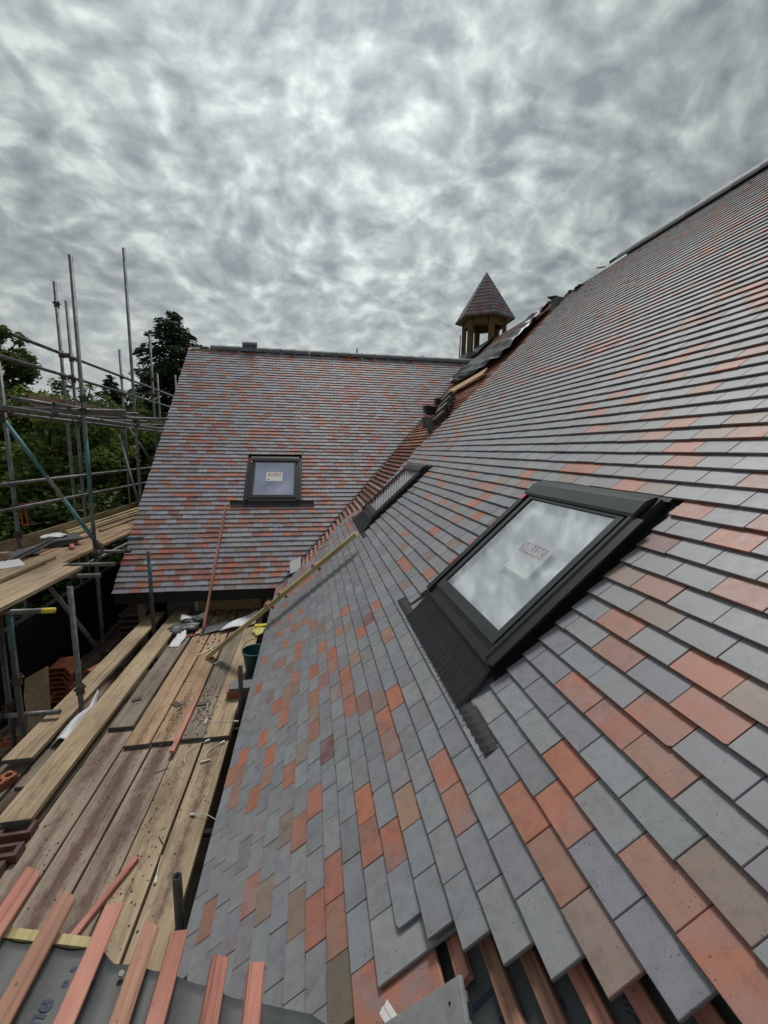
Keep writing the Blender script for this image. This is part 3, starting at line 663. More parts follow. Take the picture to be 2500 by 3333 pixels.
for k in range(6):
    p = hexc(PRD, 0, k + .5) if False else hexc(PRD, 0, k)
    M = Matrix.Translation((p.x, p.y, 0)) @ Matrix.Rotation(TPH + k * math.pi / 3, 4, 'Z')
    q = MB().box(-.055, .055, -.075, -.004, 7.35, Z0 - .06, M).box(-.055, .055, .004, .075, 7.35, Z0 - .06, M); q.build('post', M_POST, turret)
for k in range(6):
    a, b = hexc(PRD, Z0 - .19, k), hexc(PRD, Z0 - .19, k + 1); d = (b - a).normalized() * .09
    bar('tie_beam', a + d + Vector((0, 0, .125)), b - d + Vector((0, 0, .125)), .07, .20, M_POST, turret)
lb = MB()
lb.poly([hexc(.72, 7.2, k) for k in range(6)] + [hexc(.70, 7.62, k) for k in range(6)], [(k, (k + 1) % 6, 6 + (k + 1) % 6, 6 + k) for k in range(6)] + [tuple(range(6, 12))]); lb.build('lead_base', M_LEAD, turret)
for k in range(6):
    a, b = hexc(.74, 7.6, k), hexc(.74, 7.6, k + 1)
saddle = MB()
for s_ in (-1, 1):
    saddle.poly([Vector((XR, y_, ZR - .02)) if e_ == 0 else Vector((XR + s_ * .55, y_, ZR - .02 - .55 * tn)) for y_, e_ in ((11.9, 0), (13.6, 0), (13.6, 1), (11.9, 1))], [(0, 1, 2, 3)])
saddle.build('lead_saddle', M_LEAD, turret)

# ------------------------------------------------------------------ scaffold
scaf = empty('scaffold', (-3.4, 7.0, 0), 'galvanised tube scaffold with uprights, rails and braces left of the house', 'scaffold')
def coupler(pt, parent, ax=(0, 0, 1)):
    pt = Vector(pt); a = Vector(ax).normalized(); o = a.orthogonal().normalized()
    m = MB().tube(pt - a * .04, pt + a * .04, .036, 8).tube(pt - o * .05 + a * .02, pt + o * .055 + a * .02, .014, 6).tube(pt + o * .03 - a * .05, pt + o * .03 + a * .06, .011, 6)
    return m.build('coupler', M_RUST, parent)
def pole(a, b, mat=None, cps=(), bands=(), r=.0242, nm='scaffold_pole', hol=True):
    mat = mat or M_STEEL
    o = MB().tube(a, b, r, 14, hollow=hol).build(nm, mat, scaf, smooth=False)
    o.data.polygons.foreach_set('use_smooth', [len(p.vertices) == 4 for p in o.data.polygons])
    A_, B_ = Vector(a), Vector(b); d = (B_ - A_).normalized()
    for t_ in cps: coupler(A_ + d * t_, o, d)
    for t0, t1, m_ in bands: MB().tube(A_ + d * t0, A_ + d * t1, r + .0007, 14).build('paint_band', m_, o, smooth=True)
    return o
up = lambda x, y, z0, z1, **k: pole((x, y, z0), (x + random.uniform(-.012, .012), y, z1), **k)
up(-2.92, 6.15, 0, 7.02, cps=(3.22, 5.14, 5.30, 1.8), bands=((3.95, 4.76, M_TEAL),))
up(-3.035, 8.1, 0, 7.93, cps=(5.14, 3.2))
up(-3.955, 7.82, 0, 7.24, cps=(6.14, 5.8, 6.9))
up(-3.98, 8.15, 0, 7.06, cps=(6.14, 5.8, 4.2, 5.2))
up(-3.94, 9.93, 0, 6.69, cps=(6.14, 5.8, 5.2))
up(-3.905, 6.3, 0, 5.75, cps=(4.2, 3.87, 5.15, 3.5))
up(-3.39, 10.1, 0, 7.08, cps=(5.8, 6.14)); up(-3.6, 12.5, 0, 6.62)
up(-3.95, 12.2, 0, 6.6)
up(-2.95, 4.35, 0, 3.2, mat=M_STEEL_D, cps=(2.16,)); up(-2.69, 4.11, 0, 3.2, mat=M_STEEL_D, bands=((2.85, 3.19, M_TEAL),), cps=(2.55,))
up(-2.285, 4.31, .4, 3.366, cps=(1.9,)); up(-2.268, 6.2, .4, 3.249, mat=M_STEEL_D, bands=((2.2, 2.72, M_TEAL),))
up(-.756, 4.25, .4, 2.472, mat=M_STEEL_D); up(-.745, 2.12, .4, 2.405, mat=M_STEEL_D)
up(4.36, 12.55, 6, 8.12, r=.018, hol=False); up(1.245, 12.1, 4, 7.47); up(-.84, 6.95, 1.0, 2.32)
yl_ = lambda x, z, y0, y1, **k: pole((x, y0, z), (x, y1, z), **k)
yl_(-3.90, 6.14, 6.55, 13.2, cps=(1.3, 1.62)); yl_(-3.90, 5.81, 5.5, 13.2, cps=(2.4, 2.7))
yl_(-3.85, 4.20, 4.6, 13.0); yl_(-3.85, 3.87, 4.6, 12.4)
yl_(-3.93, 5.10, 4.9, 13.0, cps=(1.5, 3.2)); yl_(-2.98, 5.06, 4.6, 11.0, cps=(1.0, 3.4)); yl_(-3.4, 5.10, 5.2, 9.4)
yl_(-3.30, 5.215, 5.40, 7.0); yl_(-3.12, 5.20, 5.9, 8.4); yl_(-2.97, 3.14, 3.6, 12.0); yl_(-3.9, 3.14, 3.6, 12.0)
yl_(-3.62, 2.515, 4.8, 11.5); yl_(-4.2, 2.04, 5.2, 7.6); yl_(-4.2, 1.955, 5.4, 7.8); yl_(-4.2, 1.68, 5.2, 7.4); yl_(-4.2, 1.60, 5.3, 7.2); yl_(-4.2, 1.36, 5.2, 8)
xl = lambda y, z, x0, x1, **k: pole((x0, y, z), (x1, y, z), **k)
xl(6.24, 5.16, -4.15, -2.445); xl(6.8, 5.17, -4.15, -2.49); xl(7.95, 5.175, -4.15, -2.45); xl(8.6, 5.16, -4.15, -3.0); xl(9.9, 5.16, -4.15, -3.1)
xl(6.4, 3.215, -4.15, -2.57, bands=((1.50, 1.578, M_RUST),)); xl(5.7, 3.215, -4.15, -2.494); xl(5.2, 3.215, -4.15, -2.43); xl(7.35, 3.215, -4.15, -2.75, mat=M_TEAL)
xl(4.1, 3.215, -4.1, -2.322, bands=((1.68, 1.779, M_YEL),)); xl(4.2, 2.155, -2.99, -2.42, cps=(.05,))
for y_ in (1.5, 2.85, 4.0, 5.4, 6.8): xl(y_, 1.932, -2.62, -.61, mat=M_STEEL_D)
xl(5.55, 1.86, -2.72, -2.1)
pole((-3.96, 6.28, 5.09), (-2.80, 6.09, 3.30), bands=((.14, .95, M_TEAL), (1.30, 1.98, M_TEAL)), cps=(.06, 2.03)); pole((-4.045, 9.9, 4.93), (-2.98, 8.05, 3.35), mat=M_STEEL_D); pole((-3.58, 9.2, 5.06), (-3.0, 9.25, 4.05), mat=M_STEEL_D)
pole((-2.88, 5.0, 3.2), (-2.88, 6.15, 1.68)); pole((-3.7, 5.4, 2.4), (-3.7, 7.6, 1.45), mat=M_STEEL_D)

# ------------------------------------------------------------------ scaffold boards
GB_ = 'boards laid on the scaffold'
def board(x0, x1, y0, y1, z, mat, label, yaw=0.0, dz=0.0, th=.038):
    xm = (x0 + x1) / 2; o = bar('scaffold_board', (xm, y0, z), (xm + yaw, y1, z + dz), x1 - x0, th, mat, None, jag=.012)
    M = o.matrix_basis
    MB().box(-(x1 - x0) / 2 - .001, (x1 - x0) / 2 + .001, -.0035, .02, -th + .003, -.003).build('end_band', M_BOARD_END, o, M)
    return tag(o, label, 'board', GB_)
deck = [(-1.955, -1.717, M_BOARD_D), (-1.703, -1.474, M_BOARD_D), (-1.460, -1.250, M_BOARD_D), (-1.235, -1.026, M_BOARD_P), (-1.010, -.792, M_BOARD_P)]
for (a, b, m_), s_ in zip(deck, ('dusty grey foreground deck board beside the frogged bricks, leftmost of the lower five', 'foreground deck board with a broad dark dust streak, second of the lower five',
                                 'foreground deck board with a patchy reddish dust streak, middle of the lower five', 'brownish foreground deck board under the fallen red batten, fourth of the lower five',
                                 'pale knotty foreground deck board along the black gap at the eaves')):
    board(a, b, .2, 4.6, 2.0, m_, s_, random.uniform(-.006, .006))
far = [(-1.94, -1.722, 4.05, M_BOARD_G, 'weathered grey split-grained board carrying a small tile chip'), (-1.69, -1.478, 3.765, M_BOARD_T, 'tan board with dark centre stain ending on the lower deck'),
       (-1.462, -1.236, 3.775, M_BOARD_T, 'tan board with a black dust patch under the red batten'), (-1.212, -1.024, 3.785, M_BOARD_G, 'grey crumb-strewn board right of the red batten'),
       (-1.018, -.790, 3.775, M_BOARD, 'golden board carrying the tile stack and bucket beside the eaves')]
for a, b, y0, m_, s_ in far: board(a, b, y0, 7.02, 2.04, m_, s_, random.uniform(-.006, .006))
board(-2.2, -1.972, 2.98, 7.0, 2.103, M_BOARD, 'long raised golden board propped on a brick at its near end')
board(-2.572, -2.345, 3.64, 6.95, 2.10, M_BOARD, 'outer raised pale board right of the red holed brick, below the uprights', dz=-.02)
board(-2.62, -2.40, 1.2, 4.3, 2.0, M_BOARD_G, 'grey board under the red holed brick')
board(-2.335, -2.24, 3.4, 4.25, 2.03, M_BOARD_G, 'narrow grey offcut under the white plastic sheet')
board(-2.2, -1.975, .2, 4.5, 1.995, M_BOARD_G, 'grey board under the propped golden board')
up_b = [(-2.90, -2.668, 2.6, 5.31, 3.305, M_BOARD, 'pale front board of the upper platform above the yellow-capped tube'), (-3.13, -2.91, 2.6, 5.50, 3.30, M_BOARD, 'second board from the front of the upper platform, with a dark gap before it'),
        (-3.37, -3.15, 2.6, 5.70, 3.34, M_BOARD, 'loose pale board lying on top of the upper platform'), (-3.21, -2.99, 5.47, 9.6, 3.30, M_BOARD_T, 'far front edge board of the upper platform beside the roof verge'),
        (-3.43, -3.22, 3.0, 9.8, 3.295, M_BOARD_T, 'middle board of the upper platform under the red offcuts'), (-3.66, -3.44, 3.0, 9.9, 3.30, M_BOARD_T, 'upper platform board under the black pipes'), (-3.89, -3.67, 3.0, 10.0, 3.30, M_BOARD_G, 'rear board of the upper platform along the toe board')]
for a, b, y0, y1, z_, m_, s_ in up_b: board(a, b, y0, y1, z_, m_, s_, random.uniform(-.004, .004))
for i, s_ in enumerate(('lower-level dark board nearest the terracotta stack', 'lower-level dark board second from the terracotta stack', 'lower-level dark board under the plywood offcut', 'lower-level dark board by the black netting')):
    board(-2.9 - .235 * i, -2.68 - .235 * i, 3.8, 9.0, 1.42, M_BOARD_D, s_)
def upright_board(name, a, b, h, th, mat, label):
    a, b = Vector(a), Vector(b); o = bar(name, a, b, th, h, mat); return tag(o, label, 'board')
upright_board('toe_board', (-3.935, 3.2, 3.46), (-3.935, 10.6, 3.455), .165, .036, M_BOARD, 'pale toe board on edge along the outer side of the upper platform')
upright_board('toe_board', (-4.08, 7.15, 5.45), (-4.08, 11.5, 5.45), .17, .04, M_BOARD_T, 'short plank standing on edge up on the top scaffold lift')
# ply offcut with clipped corners, leaning at the left
ply = [(-3.152, 1.42), (-3.167, 1.93), (-3.137, 2.147), (-2.907, 2.277), (-2.935, 1.42)]
tag(MB().poly([Vector((x, 4.9 + d, z)) for d in (0, .022) for x, z in ply], [(4, 3, 2, 1, 0), (5, 6, 7, 8, 9)] + [(i, (i + 1) % 5, 5 + (i + 1) % 5, 5 + i) for i in range(5)]).build('plywood_offcut', M_BOARD), 'upright pale plywood offcut with clipped corners left of the terracotta stack', 'plywood')

# ------------------------------------------------------------------ loose things on deck and roof
def thing_bar(name, a, b, w, h, mat, label, cat, up=(0, 0, 1), jag=.006): return tag(bar(name, a, b, w, h, mat, None, up, jag), label, cat)
tb_ = thing_bar('roofing_timber', (-1.351, 5.359, 2.075), (.47, 4.63, 3.79), .095, .05, M_TIMBER, 'long pale yellow-green timber leaning from the deck across the eaves', 'timber', up=(.3, -.2, 1))
M = tb_.matrix_basis; Lt = (Vector((.47, 4.63, 3.79)) - Vector((-1.351, 5.359, 2.075))).length
for f_, lbl, dx in ((.43, 'red batten clip lowest on the leaning timber', -.03), (.52, 'short red batten peg above the lowest clip on the leaning timber', -.02), (.74, 'red batten clip highest on the leaning timber', 0)):
    o = MB().box(-.065, .03, f_ * Lt, f_ * Lt + .045, .001, .03).box(-.064, -.044, f_ * Lt + .002, f_ * Lt + .043, -.09, .0).build('batten_clip', M_BATTEN, tb_, M)
a = M @ Vector((-.075, .585 * Lt, -.0)); b = M @ Vector((-.075, .70 * Lt, .0))
thing_bar('batten_offcut', a, b, .035, .024, M_BATTEN, 'red batten offcut lying along the upper edge of the leaning timber', 'batten')
thing_bar('roofing_batten', (-1.557, 6.135, 2.128), PB(-1.51, 4.98, .040), .040, .025, M_BATTEN, 'single pink-red batten leaning from the deck up the far roof', 'batten', up=(1, 0, .3))
thing_bar('roofing_batten', (-1.235, 3.60, 2.068), (-1.238, 4.66, 2.068), .042, .025, M_BATTEN, 'red batten lying straight along the deck boards over the lap', 'batten')
thing_bar('roofing_batten', (-1.345, 2.15, 2.03), (-1.165, 2.64, 2.03), .042, .028, M_BATTEN, 'short red batten lying skewed on the near deck', 'batten')
def rot(z, loc, rx=0, ry=0): return Matrix.Translation(loc) @ Matrix.Rotation(z, 4, 'Z') @ Matrix.Rotation(rx, 4, 'X') @ Matrix.Rotation(ry, 4, 'Y')
# short tile stack by the tube stub
st = empty('tile_stack', (-.80, 4.44, 2.04), 'short stack of red and mauve roof tiles on the deck beside a pole stub', 'tile stack')
for i in range(10):
    c = TT; ang = random.gauss(0, .03); mt = (M_BRICK, M_BRICK, M_DTILE)[0 if i < 7 else 2]
    if i >= 7: mt = M_RIDGE
    MB().box(-.13, .13, -.082, .082, 0, c - .001).build('stacked_tile', mt, st, rot(ang, (-.79 + random.gauss(0, .004) + (.02 if i >= 7 else 0), 4.46 + random.gauss(0, .004), 2.041 + i * (c + .0012))))
# bucket
bk = empty('bucket', (-.69, 4.93, 2.04), 'teal plastic builder bucket with wire handle by the eaves', 'bucket')
V = []; F = []; n = 28; prof = [(.108, 0), (.112, .004), (.147, .262), (.158, .262), (.158, .275), (.146, .277), (.143, .262), (.108, .012)]
for r_, z_ in prof: V += [(-.69 + r_ * math.cos(2 * math.pi * i / n), 4.93 + r_ * math.sin(2 * math.pi * i / n), 2.041 + z_) for i in range(n)]
for j in range(len(prof) - 1): F += [(j * n + i, j * n + (i + 1) % n, (j + 1) * n + (i + 1) % n, (j + 1) * n + i) for i in range(n)]
F += [tuple(range(n - 1, -1, -1)), tuple(range(7 * n, 8 * n))]
obj('bucket_body', V, F, M_BUCKET, bk, smooth=False).data.polygons.foreach_set('use_smooth', [len(f) == 4 for f in F])
hd = MB(); P = [Vector((-.69 + .16 * math.cos(a), 4.96 + .10 * math.sin(a) + .02, 2.30 + .085 * math.sin(a))) for a in [math.pi * i / 12 for i in range(13)]]
for a, b in zip(P, P[1:]): hd.tube(a, b, .004, 6)
hd.build('bucket_handle', M_RUST, bk)
# folded membranes and sheets
def m1(a, b):
    x = -1.60 + .72 * a; y = 6.02 + .30 * a + .36 * b * (1 - .35 * a); z = 2.046 + .03 * math.sin(a * 5 + b * 3) ** 2 + .10 * a * (1 - a) * b
    return (x, y, z)
cloth('folded_membrane', m1, 14, 8, M_GREYSH, 'grey and white folded membrane sheet lying on the deck under the leaning timber', 'membrane')
fm = bpy.context.scene.objects['folded_membrane']
def m2(a, b):
    x = -1.33 + .46 * a; y = 6.06 + .24 * a + .30 * b * (.35 + .65 * a); z = 2.075 + .10 * a * b + .02 * math.sin(6 * a)
    return (x, y, z + .012)
o = cloth('white_face', m2, 10, 8, M_WHITE, None, None, parent=fm); o.parent = fm
bd = empty('membrane_bundle', (-1.86, 6.25, 2.04), 'bundle of black and white membrane offcuts piled on the far deck boards', 'membrane')
def bag(name, cx, cy, z0, rx, ry, rz, mat, parent, seed, yaw=0):
    rr = random.Random(seed); ph = [rr.uniform(0, 6) for _ in range(6)]; V = []; F = []; nu, nv = 22, 10
    for j in range(nv + 1):
        t_ = math.pi * j / nv
        for i in range(nu):
            a = 2 * math.pi * i / nu; k = 1 + .14 * math.sin(3 * a + ph[0]) + .10 * math.sin(5 * a + ph[1] + 3 * t_) + .06 * math.sin(9 * a + ph[2] + 5 * t_)
            x, y = rx * math.sin(t_) ** .6 * math.cos(a) * k, ry * math.sin(t_) ** .6 * math.sin(a) * k
            V.append((cx + x * math.cos(yaw) - y * math.sin(yaw), cy + x * math.sin(yaw) + y * math.cos(yaw), z0 + rz * (1 - math.cos(t_)) * (1 + .12 * math.sin(4 * a + ph[3]))))
    for j in range(nv):
        for i in range(nu): F.append((j * nu + i, j * nu + (i + 1) % nu, (j + 1) * nu + (i + 1) % nu, (j + 1) * nu + i))
    return obj(name, V, F, mat, parent, smooth=True)
bag('black_membrane_roll', -1.88, 6.22, 2.042, .21, .15, .05, M_GREYSH, bd, 4, .3); bag('dark_fold', -1.78, 6.36, 2.045, .17, .10, .065, M_TARP, bd, 9, .4)
def m3(a, b): return (-1.94 + .32 * a - .02 * b, 6.30 + .10 * a + .17 * b, 2.165 + .03 * math.sin(5 * a + 2 * b) + .02 * b)
o = cloth('white_fold', m3, 8, 6, M_WHITE, None, None); o.parent = bd; o.matrix_parent_inverse = wm(bd).inverted()
def m4(a, b): return (-1.93 + .13 * b + .03 * a + .02 * math.sin(5 * a), 6.10 - .40 * a, 2.10 - .065 * a ** .5 + .018 * math.sin(9 * b + 3 * a) ** 2 + .004)
o = cloth('white_tail', m4, 8, 6, M_WHITE, None, None); o.parent = bd; o.matrix_parent_inverse = wm(bd).inverted()
for i, (x, y, r_) in enumerate(((-1.70, 6.05, .3), (-1.62, 6.08, .6))): MB().box(-.09, .09, -.02, .02, 0, .012).build('red_offcut', M_BRICK, bd, rot(r_, (x, y, 2.042)))
def m5(a, b):
    return (-2.262 + .05 * math.sin(3 * a) * (1 - a) - .05 * a * (1 - b) * .9 + .075 * b * (.25 + a) - .02, 4.60 - .75 * a, 2.065 + .05 * math.sin(math.pi * b) + .02 * math.sin(11 * a + 3 * b))
cloth('plastic_sheet', m5, 16, 8, M_WHITE, 'crumpled white plastic sheet wedged between two raised boards', 'plastic sheet')
yb = empty('yellow_bag', (-.80, 6.05, 2.04), 'yellow printed plastic packet on the deck beyond the bucket', 'packet')
bag('packet_body', -.79, 6.04, 2.042, .085, .14, .02, M_YBAG, yb, 2); MB().box(-.085, .085, -.035, .035, 0, .035).build('packet_roll', M_YEL, yb, rot(.1, (-.78, 6.19, 2.06)))
# wire tile clips
def wire(pts, label, ends=(1, 1)):
    m = MB(); pts = [Vector(p) for p in pts]
    for a, b in zip(pts, pts[1:]): m.tube(a, b, .0024, 6)
    o = tag(m.build('wire_tie', M_WIRE), label, 'wire')
    for e_, p, q in ((ends[0], pts[0], pts[1]), (ends[1], pts[-1], pts[-2])):
        d = (p - q).normalized()
        if e_ == 1: MB().tube(p - d * .005, p + d * .035, .009, 8).build('wire_end', M_WIRE, o)
        if e_ == 2: s_ = d.cross(Vector((0, 0, 1))) * .04; MB().tube(p - s_, p + s_, .008, 8).build('wire_end', M_WIRE, o)
def curve(p, n=8):
    out = []
    for i in range(len(p) - 1):
        p0 = p[max(i - 1, 0)]; p1 = p[i]; p2 = p[i + 1]; p3 = p[min(i + 2, len(p) - 1)]
        for j in range(n):
            t_ = j / n; out.append(tuple(.5 * ((2 * b) + (-a + c) * t_ + (2 * a - 5 * b + 4 * c - d) * t_ ** 2 + (-a + 3 * b - 3 * c + d) * t_ ** 3) for a, b, c, d in zip(p0, p1, p2, p3)))
    return out + [p[-1]]
wire(curve([(-1.048, 4.0, 2.052), (-.90, 3.985, 2.055), (-.77, 3.965, 2.052)]), 'straight white wire tie with a T end across the golden board', (2, 1))
wire(curve([(-1.106, 3.5, 2.012), (-1.125, 3.604, 2.016), (-1.075, 3.70, 2.02), (-.99, 3.75, 2.02)]), 'long curved white wire tie just below the board lap', (0, 1))
wire(curve([(-.935, 3.50, 2.012), (-.951, 3.578, 2.016), (-.915, 3.66, 2.018), (-.85, 3.71, 2.016)]), 'curved white wire tie with T end on the pale board', (2, 1))
wire(curve([(-.88, 2.94, 2.016), (-.80, 2.915, 2.03), (-.74, 2.885, 2.02), (-.697, 2.858, 2.012)]), 'kinked white wire tie hanging over the eaves gap', (1, 0))
wire(curve([(-.992, 2.49, 2.012), (-1.001, 2.55, 2.015), (-1.008, 2.643, 2.012)]), 'small white wire tie near the foreground pole stub', (1, 0))
tg_ = [((-1.40, 5.62), (-1.33, 5.66)), ((-1.38, 5.52), (-1.30, 5.70)), ((-1.47, 5.42), (-1.36, 5.55)), ((-1.32, 5.50), (-1.35, 5.6))]
m = MB()
for (a, b), (c, d) in tg_: m.tube((a, b, 2.052), (c, d, 2.056), .006, 6)
tag(m.build('wire_ties', M_WIRE), 'tangle of white wire ties left of the leaning timber foot', 'wire')
# bricks
def brick(name, M, mat, label, holes=0, frog=False):
    L_, W_, H_ = .215, .1025, .065; m = MB(); n = 18
    o = empty(name, M.translation, label, 'brick', None)
    if holes:
        m = MB(); xs = [L_ * (i + .5) / holes - L_ / 2 for i in range(holes)]; s_ = L_ / holes
        for cx in xs:
            sq = []; ci = []
            for i in range(n):
                a = 2 * math.pi * i / n; c, q = math.cos(a), math.sin(a); k = min(s_ / 2 / max(abs(c), 1e-6), W_ / 2 / max(abs(q), 1e-6))
                sq.append((cx + c * k, q * k)); ci.append((cx + c * .026, q * .026))
            for zt, fl in ((H_, 0), (0, 1)):
                P = [(x, y, zt) for x, y in sq + ci]; Fq = [(i, (i + 1) % n, n + (i + 1) % n, n + i) for i in range(n)]
                m.poly(P, [tuple(reversed(f)) if fl else f for f in Fq])
            m.poly([(x, y, z_) for z_ in (H_, 0) for x, y in ci], [(i, (i + 1) % n, n + (i + 1) % n, n + i) for i in range(n)])
        h, w = L_ / 2, W_ / 2
        for i in range(11):
            x0, x1 = -h + L_ * i / 11, -h + L_ * (i + 1) / 11
            for s_ in (-1, 1):
                d = .003 if i % 2 else 0
                m.box(x0, x1, min(s_ * (w - .0035), s_ * (w + d)), max(s_ * (w - .0035), s_ * (w + d)), .003, H_ - .003)
        m.box(-h - .001, -h, -w, w, 0, H_ - .001); m.box(h, h + .001, -w, w, 0, H_ - .001)
        m.build('brick_body', mat, o, M)
    elif frog:
        h, w, t_ = L_ / 2, W_ / 2, .022; ix, iy, dz = h - .03, w - .022, .03
        P = [(x, y, z_) for z_ in (0, H_) for x, y in ((-h, -w), (h, -w), (h, w), (-h, w))] + [(x, y, H_) for x, y in ((-ix, -iy), (ix, -iy), (ix, iy), (-ix, iy))] + [(x * .85, y * .8, H_ - dz) for x, y in ((-ix, -iy), (ix, -iy), (ix, iy), (-ix, iy))]
        F = [(3, 2, 1, 0)] + [(i, (i + 1) % 4, 4 + (i + 1) % 4, 4 + i) for i in range(4)] + [(4 + i, 4 + (i + 1) % 4, 8 + (i + 1) % 4, 8 + i) for i in range(4)] + [(8 + i, 8 + (i + 1) % 4, 12 + (i + 1) % 4, 12 + i) for i in range(4)] + [(12, 13, 14, 15)]
        m.poly(P, F).build('brick_body', mat, o, M)
    return o
brick('brick', rot(1.05, (-2.47, 3.44, 2.001)), M_BRICK, 'orange-red brick with round holes lying on the grey board', holes=3)
brick('frogged_brick', rot(.06, (-2.03, 2.78, 2.001)), M_BRICK_D, 'dark frogged brick beside the end of the propped board', frog=True)
brick('frogged_brick', rot(.10, (-2.06, 2.645, 2.001)), M_BRICK_D, 'dark frogged brick nearest the camera on the left deck edge', frog=True)
brick('frogged_brick', rot(.05, (-2.05, 2.955, 1.998)), M_BRICK_D, 'dark frogged brick propping up the long golden board', frog=True)
for i, (x, y, z_, r_) in enumerate(((-3.32, 4.5, 0, .3), (-3.1, 4.62, 0, 1.1), (-3.25, 4.75, .066, .2), (-3.5, 4.7, 0, .8))):
    brick('brick', rot(r_, (x, y, z_ + 1.42)), M_BRICK, ('red brick flat at the left behind the uprights', 'red brick turned askew behind the left uprights', 'red brick on top of the little brick heap behind the uprights', 'red brick furthest left by the netting')[i], holes=3)
# terracotta angular ridge stack
rs = empty('ridge_tile_stack', (-3.15, 5.65, 1.42), 'stack of orange terracotta angle ridge tiles on the lower boards', 'tile stack')
for i in range(8):
    M = rot(.05 + random.gauss(0, .04), (-3.16 + random.gauss(0, .012), 5.62, 1.425 + i * .063))
    P = [(-.135, 0, .09), (-.06, 0, .0), (.06, 0, 0), (.135, 0, .09)]; V = []
    prof = [(-.15, .0), (-.09, .105), (.09, .105), (.15, .0)]; inn = [(-.132, .0), (-.08, .09), (.08, .09), (.132, 0)]
    for yy in (-.15, .15): V += [(x, yy, z_) for x, z_ in prof + inn]
    F = [(i_, i_ + 1, 8 + i_ + 1, 8 + i_) for i_ in range(3)] + [(5 + i_, 4 + i_, 12 + i_, 13 + i_) for i_ in range(3)] + [(0, 8, 12, 4), (3, 7, 15, 11)] + [(i_ + 1, i_, 4 + i_, 5 + i_) for i_ in range(3)] + [(8 + i_, 9 + i_, 13 + i_, 12 + i_) for i_ in range(3)]
    obj('stacked_ridge_tile', V, F, M_STACK, rs, M)
o = MB().box(-.13, .13, -.08, .08, 0, .03).box(-.12, .10, -.08, .08, .031, .06).box(-.13, .12, -.075, .08, .061, .09).build('clay_tile_pile', M_STACK, None, rot(1.2, (-2.72, 5.62, 1.80))); tag(o, 'small red clay tile pile behind the outer raised board', 'tile stack')
# netting sheet hanging from the low rail
def nf(a, b):
    y = 4.9 + 6.6 * a; return (-3.62 + .05 * math.sin(a * 23) * b + .03 * math.sin(a * 51 + b * 4) * b, y, 2.50 - 1.12 * b)
cloth('debris_sheet', nf, 50, 8, M_MEMB, 'black debris sheeting hanging from a low scaffold rail', 'sheeting')
# strap on the rail
m = MB()
for a, b in (((-3.92, 6.40, 3.86), (-3.92, 6.425, 3.61)), ((-3.92, 6.425, 3.61), (-3.92, 6.53, 3.605)), ((-3.92, 6.53, 3.605), (-3.92, 6.51, 3.86)), ((-3.91, 6.36, 3.90), (-3.91, 6.60, 3.88)), ((-3.91, 6.38, 3.85), (-3.90, 6.66, 3.90)), ((-3.90, 6.42, 3.92), (-3.89, 6.48, 3.83))): m.tube(a, b, .008, 6)
o = tag(m.build('strap', M_REDP), 'red strap loop tied to the lower guard rail at far left', 'strap')
# things on the upper platform
pipes = [((-3.52, 5.40, 3.345), (-3.62, 6.72, 3.41), 'upper of two black plastic pipes on the upper platform'), ((-3.49, 5.42, 3.325), (-3.55, 6.70, 3.40), 'lower of two black plastic pipes on the upper platform')]
for a, b, l_ in pipes: tag(MB().tube(a, b, .018, 10).build('plastic_pipe', M_STEEL_D), l_, 'pipe')
for (x0, y0, x1, y1, z_, w, m_, l_) in ((-3.86, 7.3, -3.84, 10.1, 3.36, .07, M_TIMBER, 'yellow timber length against the far toe board'), (-3.77, 7.2, -3.70, 9.9, 3.345, .06, M_TIMBER, 'second yellow timber length on the upper platform'), (-3.70, 7.25, -3.58, 9.4, 3.34, .05, M_BOARD, 'pale batten length right of the yellow timbers'), (-3.46, 7.5, -3.40, 9.0, 3.33, .05, M_TIMBER_D, 'dull brown batten furthest right on the upper platform')):
    thing_bar('timber_length', (x0, y0, z_), (x1, y1, z_), w, .035, m_, l_, 'timber')
sb = empty('sheet_bundle', (-3.6, 6.6, 3.30), 'bundle of grey sheets and white film on the upper platform', 'bundle')
for i in range(5): MB().box(-.17, .17, -.22, .22, 0, .016).build('grey_sheet', (M_GREYSH, M_DTILE)[i % 2], sb, rot(.2 + .12 * i, (-3.64 + .03 * i, 6.55 + .02 * i, 3.305 + .018 * i)))
bag('white_film', -3.66, 6.62, 3.395, .14, .16, .022, M_WHITE, sb, 7)
for i, (x, y, r_, l_) in enumerate(((-3.30, 6.35, .5, 'red batten offcut nearest on the upper platform'), (-3.40, 6.62, .3, 'red batten offcut in the middle of the upper platform'), (-3.45, 6.95, -.2, 'red batten offcut below the steel upright'))):
    tag(MB().box(-.025, .025, -.16, .16, 0, .025).build('batten_offcut', M_BATTEN, None, rot(r_, (x, y, 3.308 + .0 * i))), l_, 'batten')
tag(MB().box(-.05, .05, -.04, .04, 0, .13).build('timber_block', M_BOARD, None, rot(.3, (-3.62, 5.55, 3.302))), 'upright pale timber block at the left of the upper platform', 'block')
for i, (x, y, r_, m_, l_) in enumerate(((-3.60, 5.95, .5, M_DTILE, 'dark slate-like sheet under the black pipes'), (-3.72, 5.75, .2, M_GREYSH, 'grey folded sheet left of the black pipes'), (-3.42, 5.30, .7, M_WHITE, 'white scrap at the left edge of the upper platform'))):
    tag(MB().box(-.12, .12, -.16, .16, 0, .008).build('sheet_scrap', m_, None, rot(r_, (x, y, 3.34 + .003 * i), .05)), l_, 'scrap')
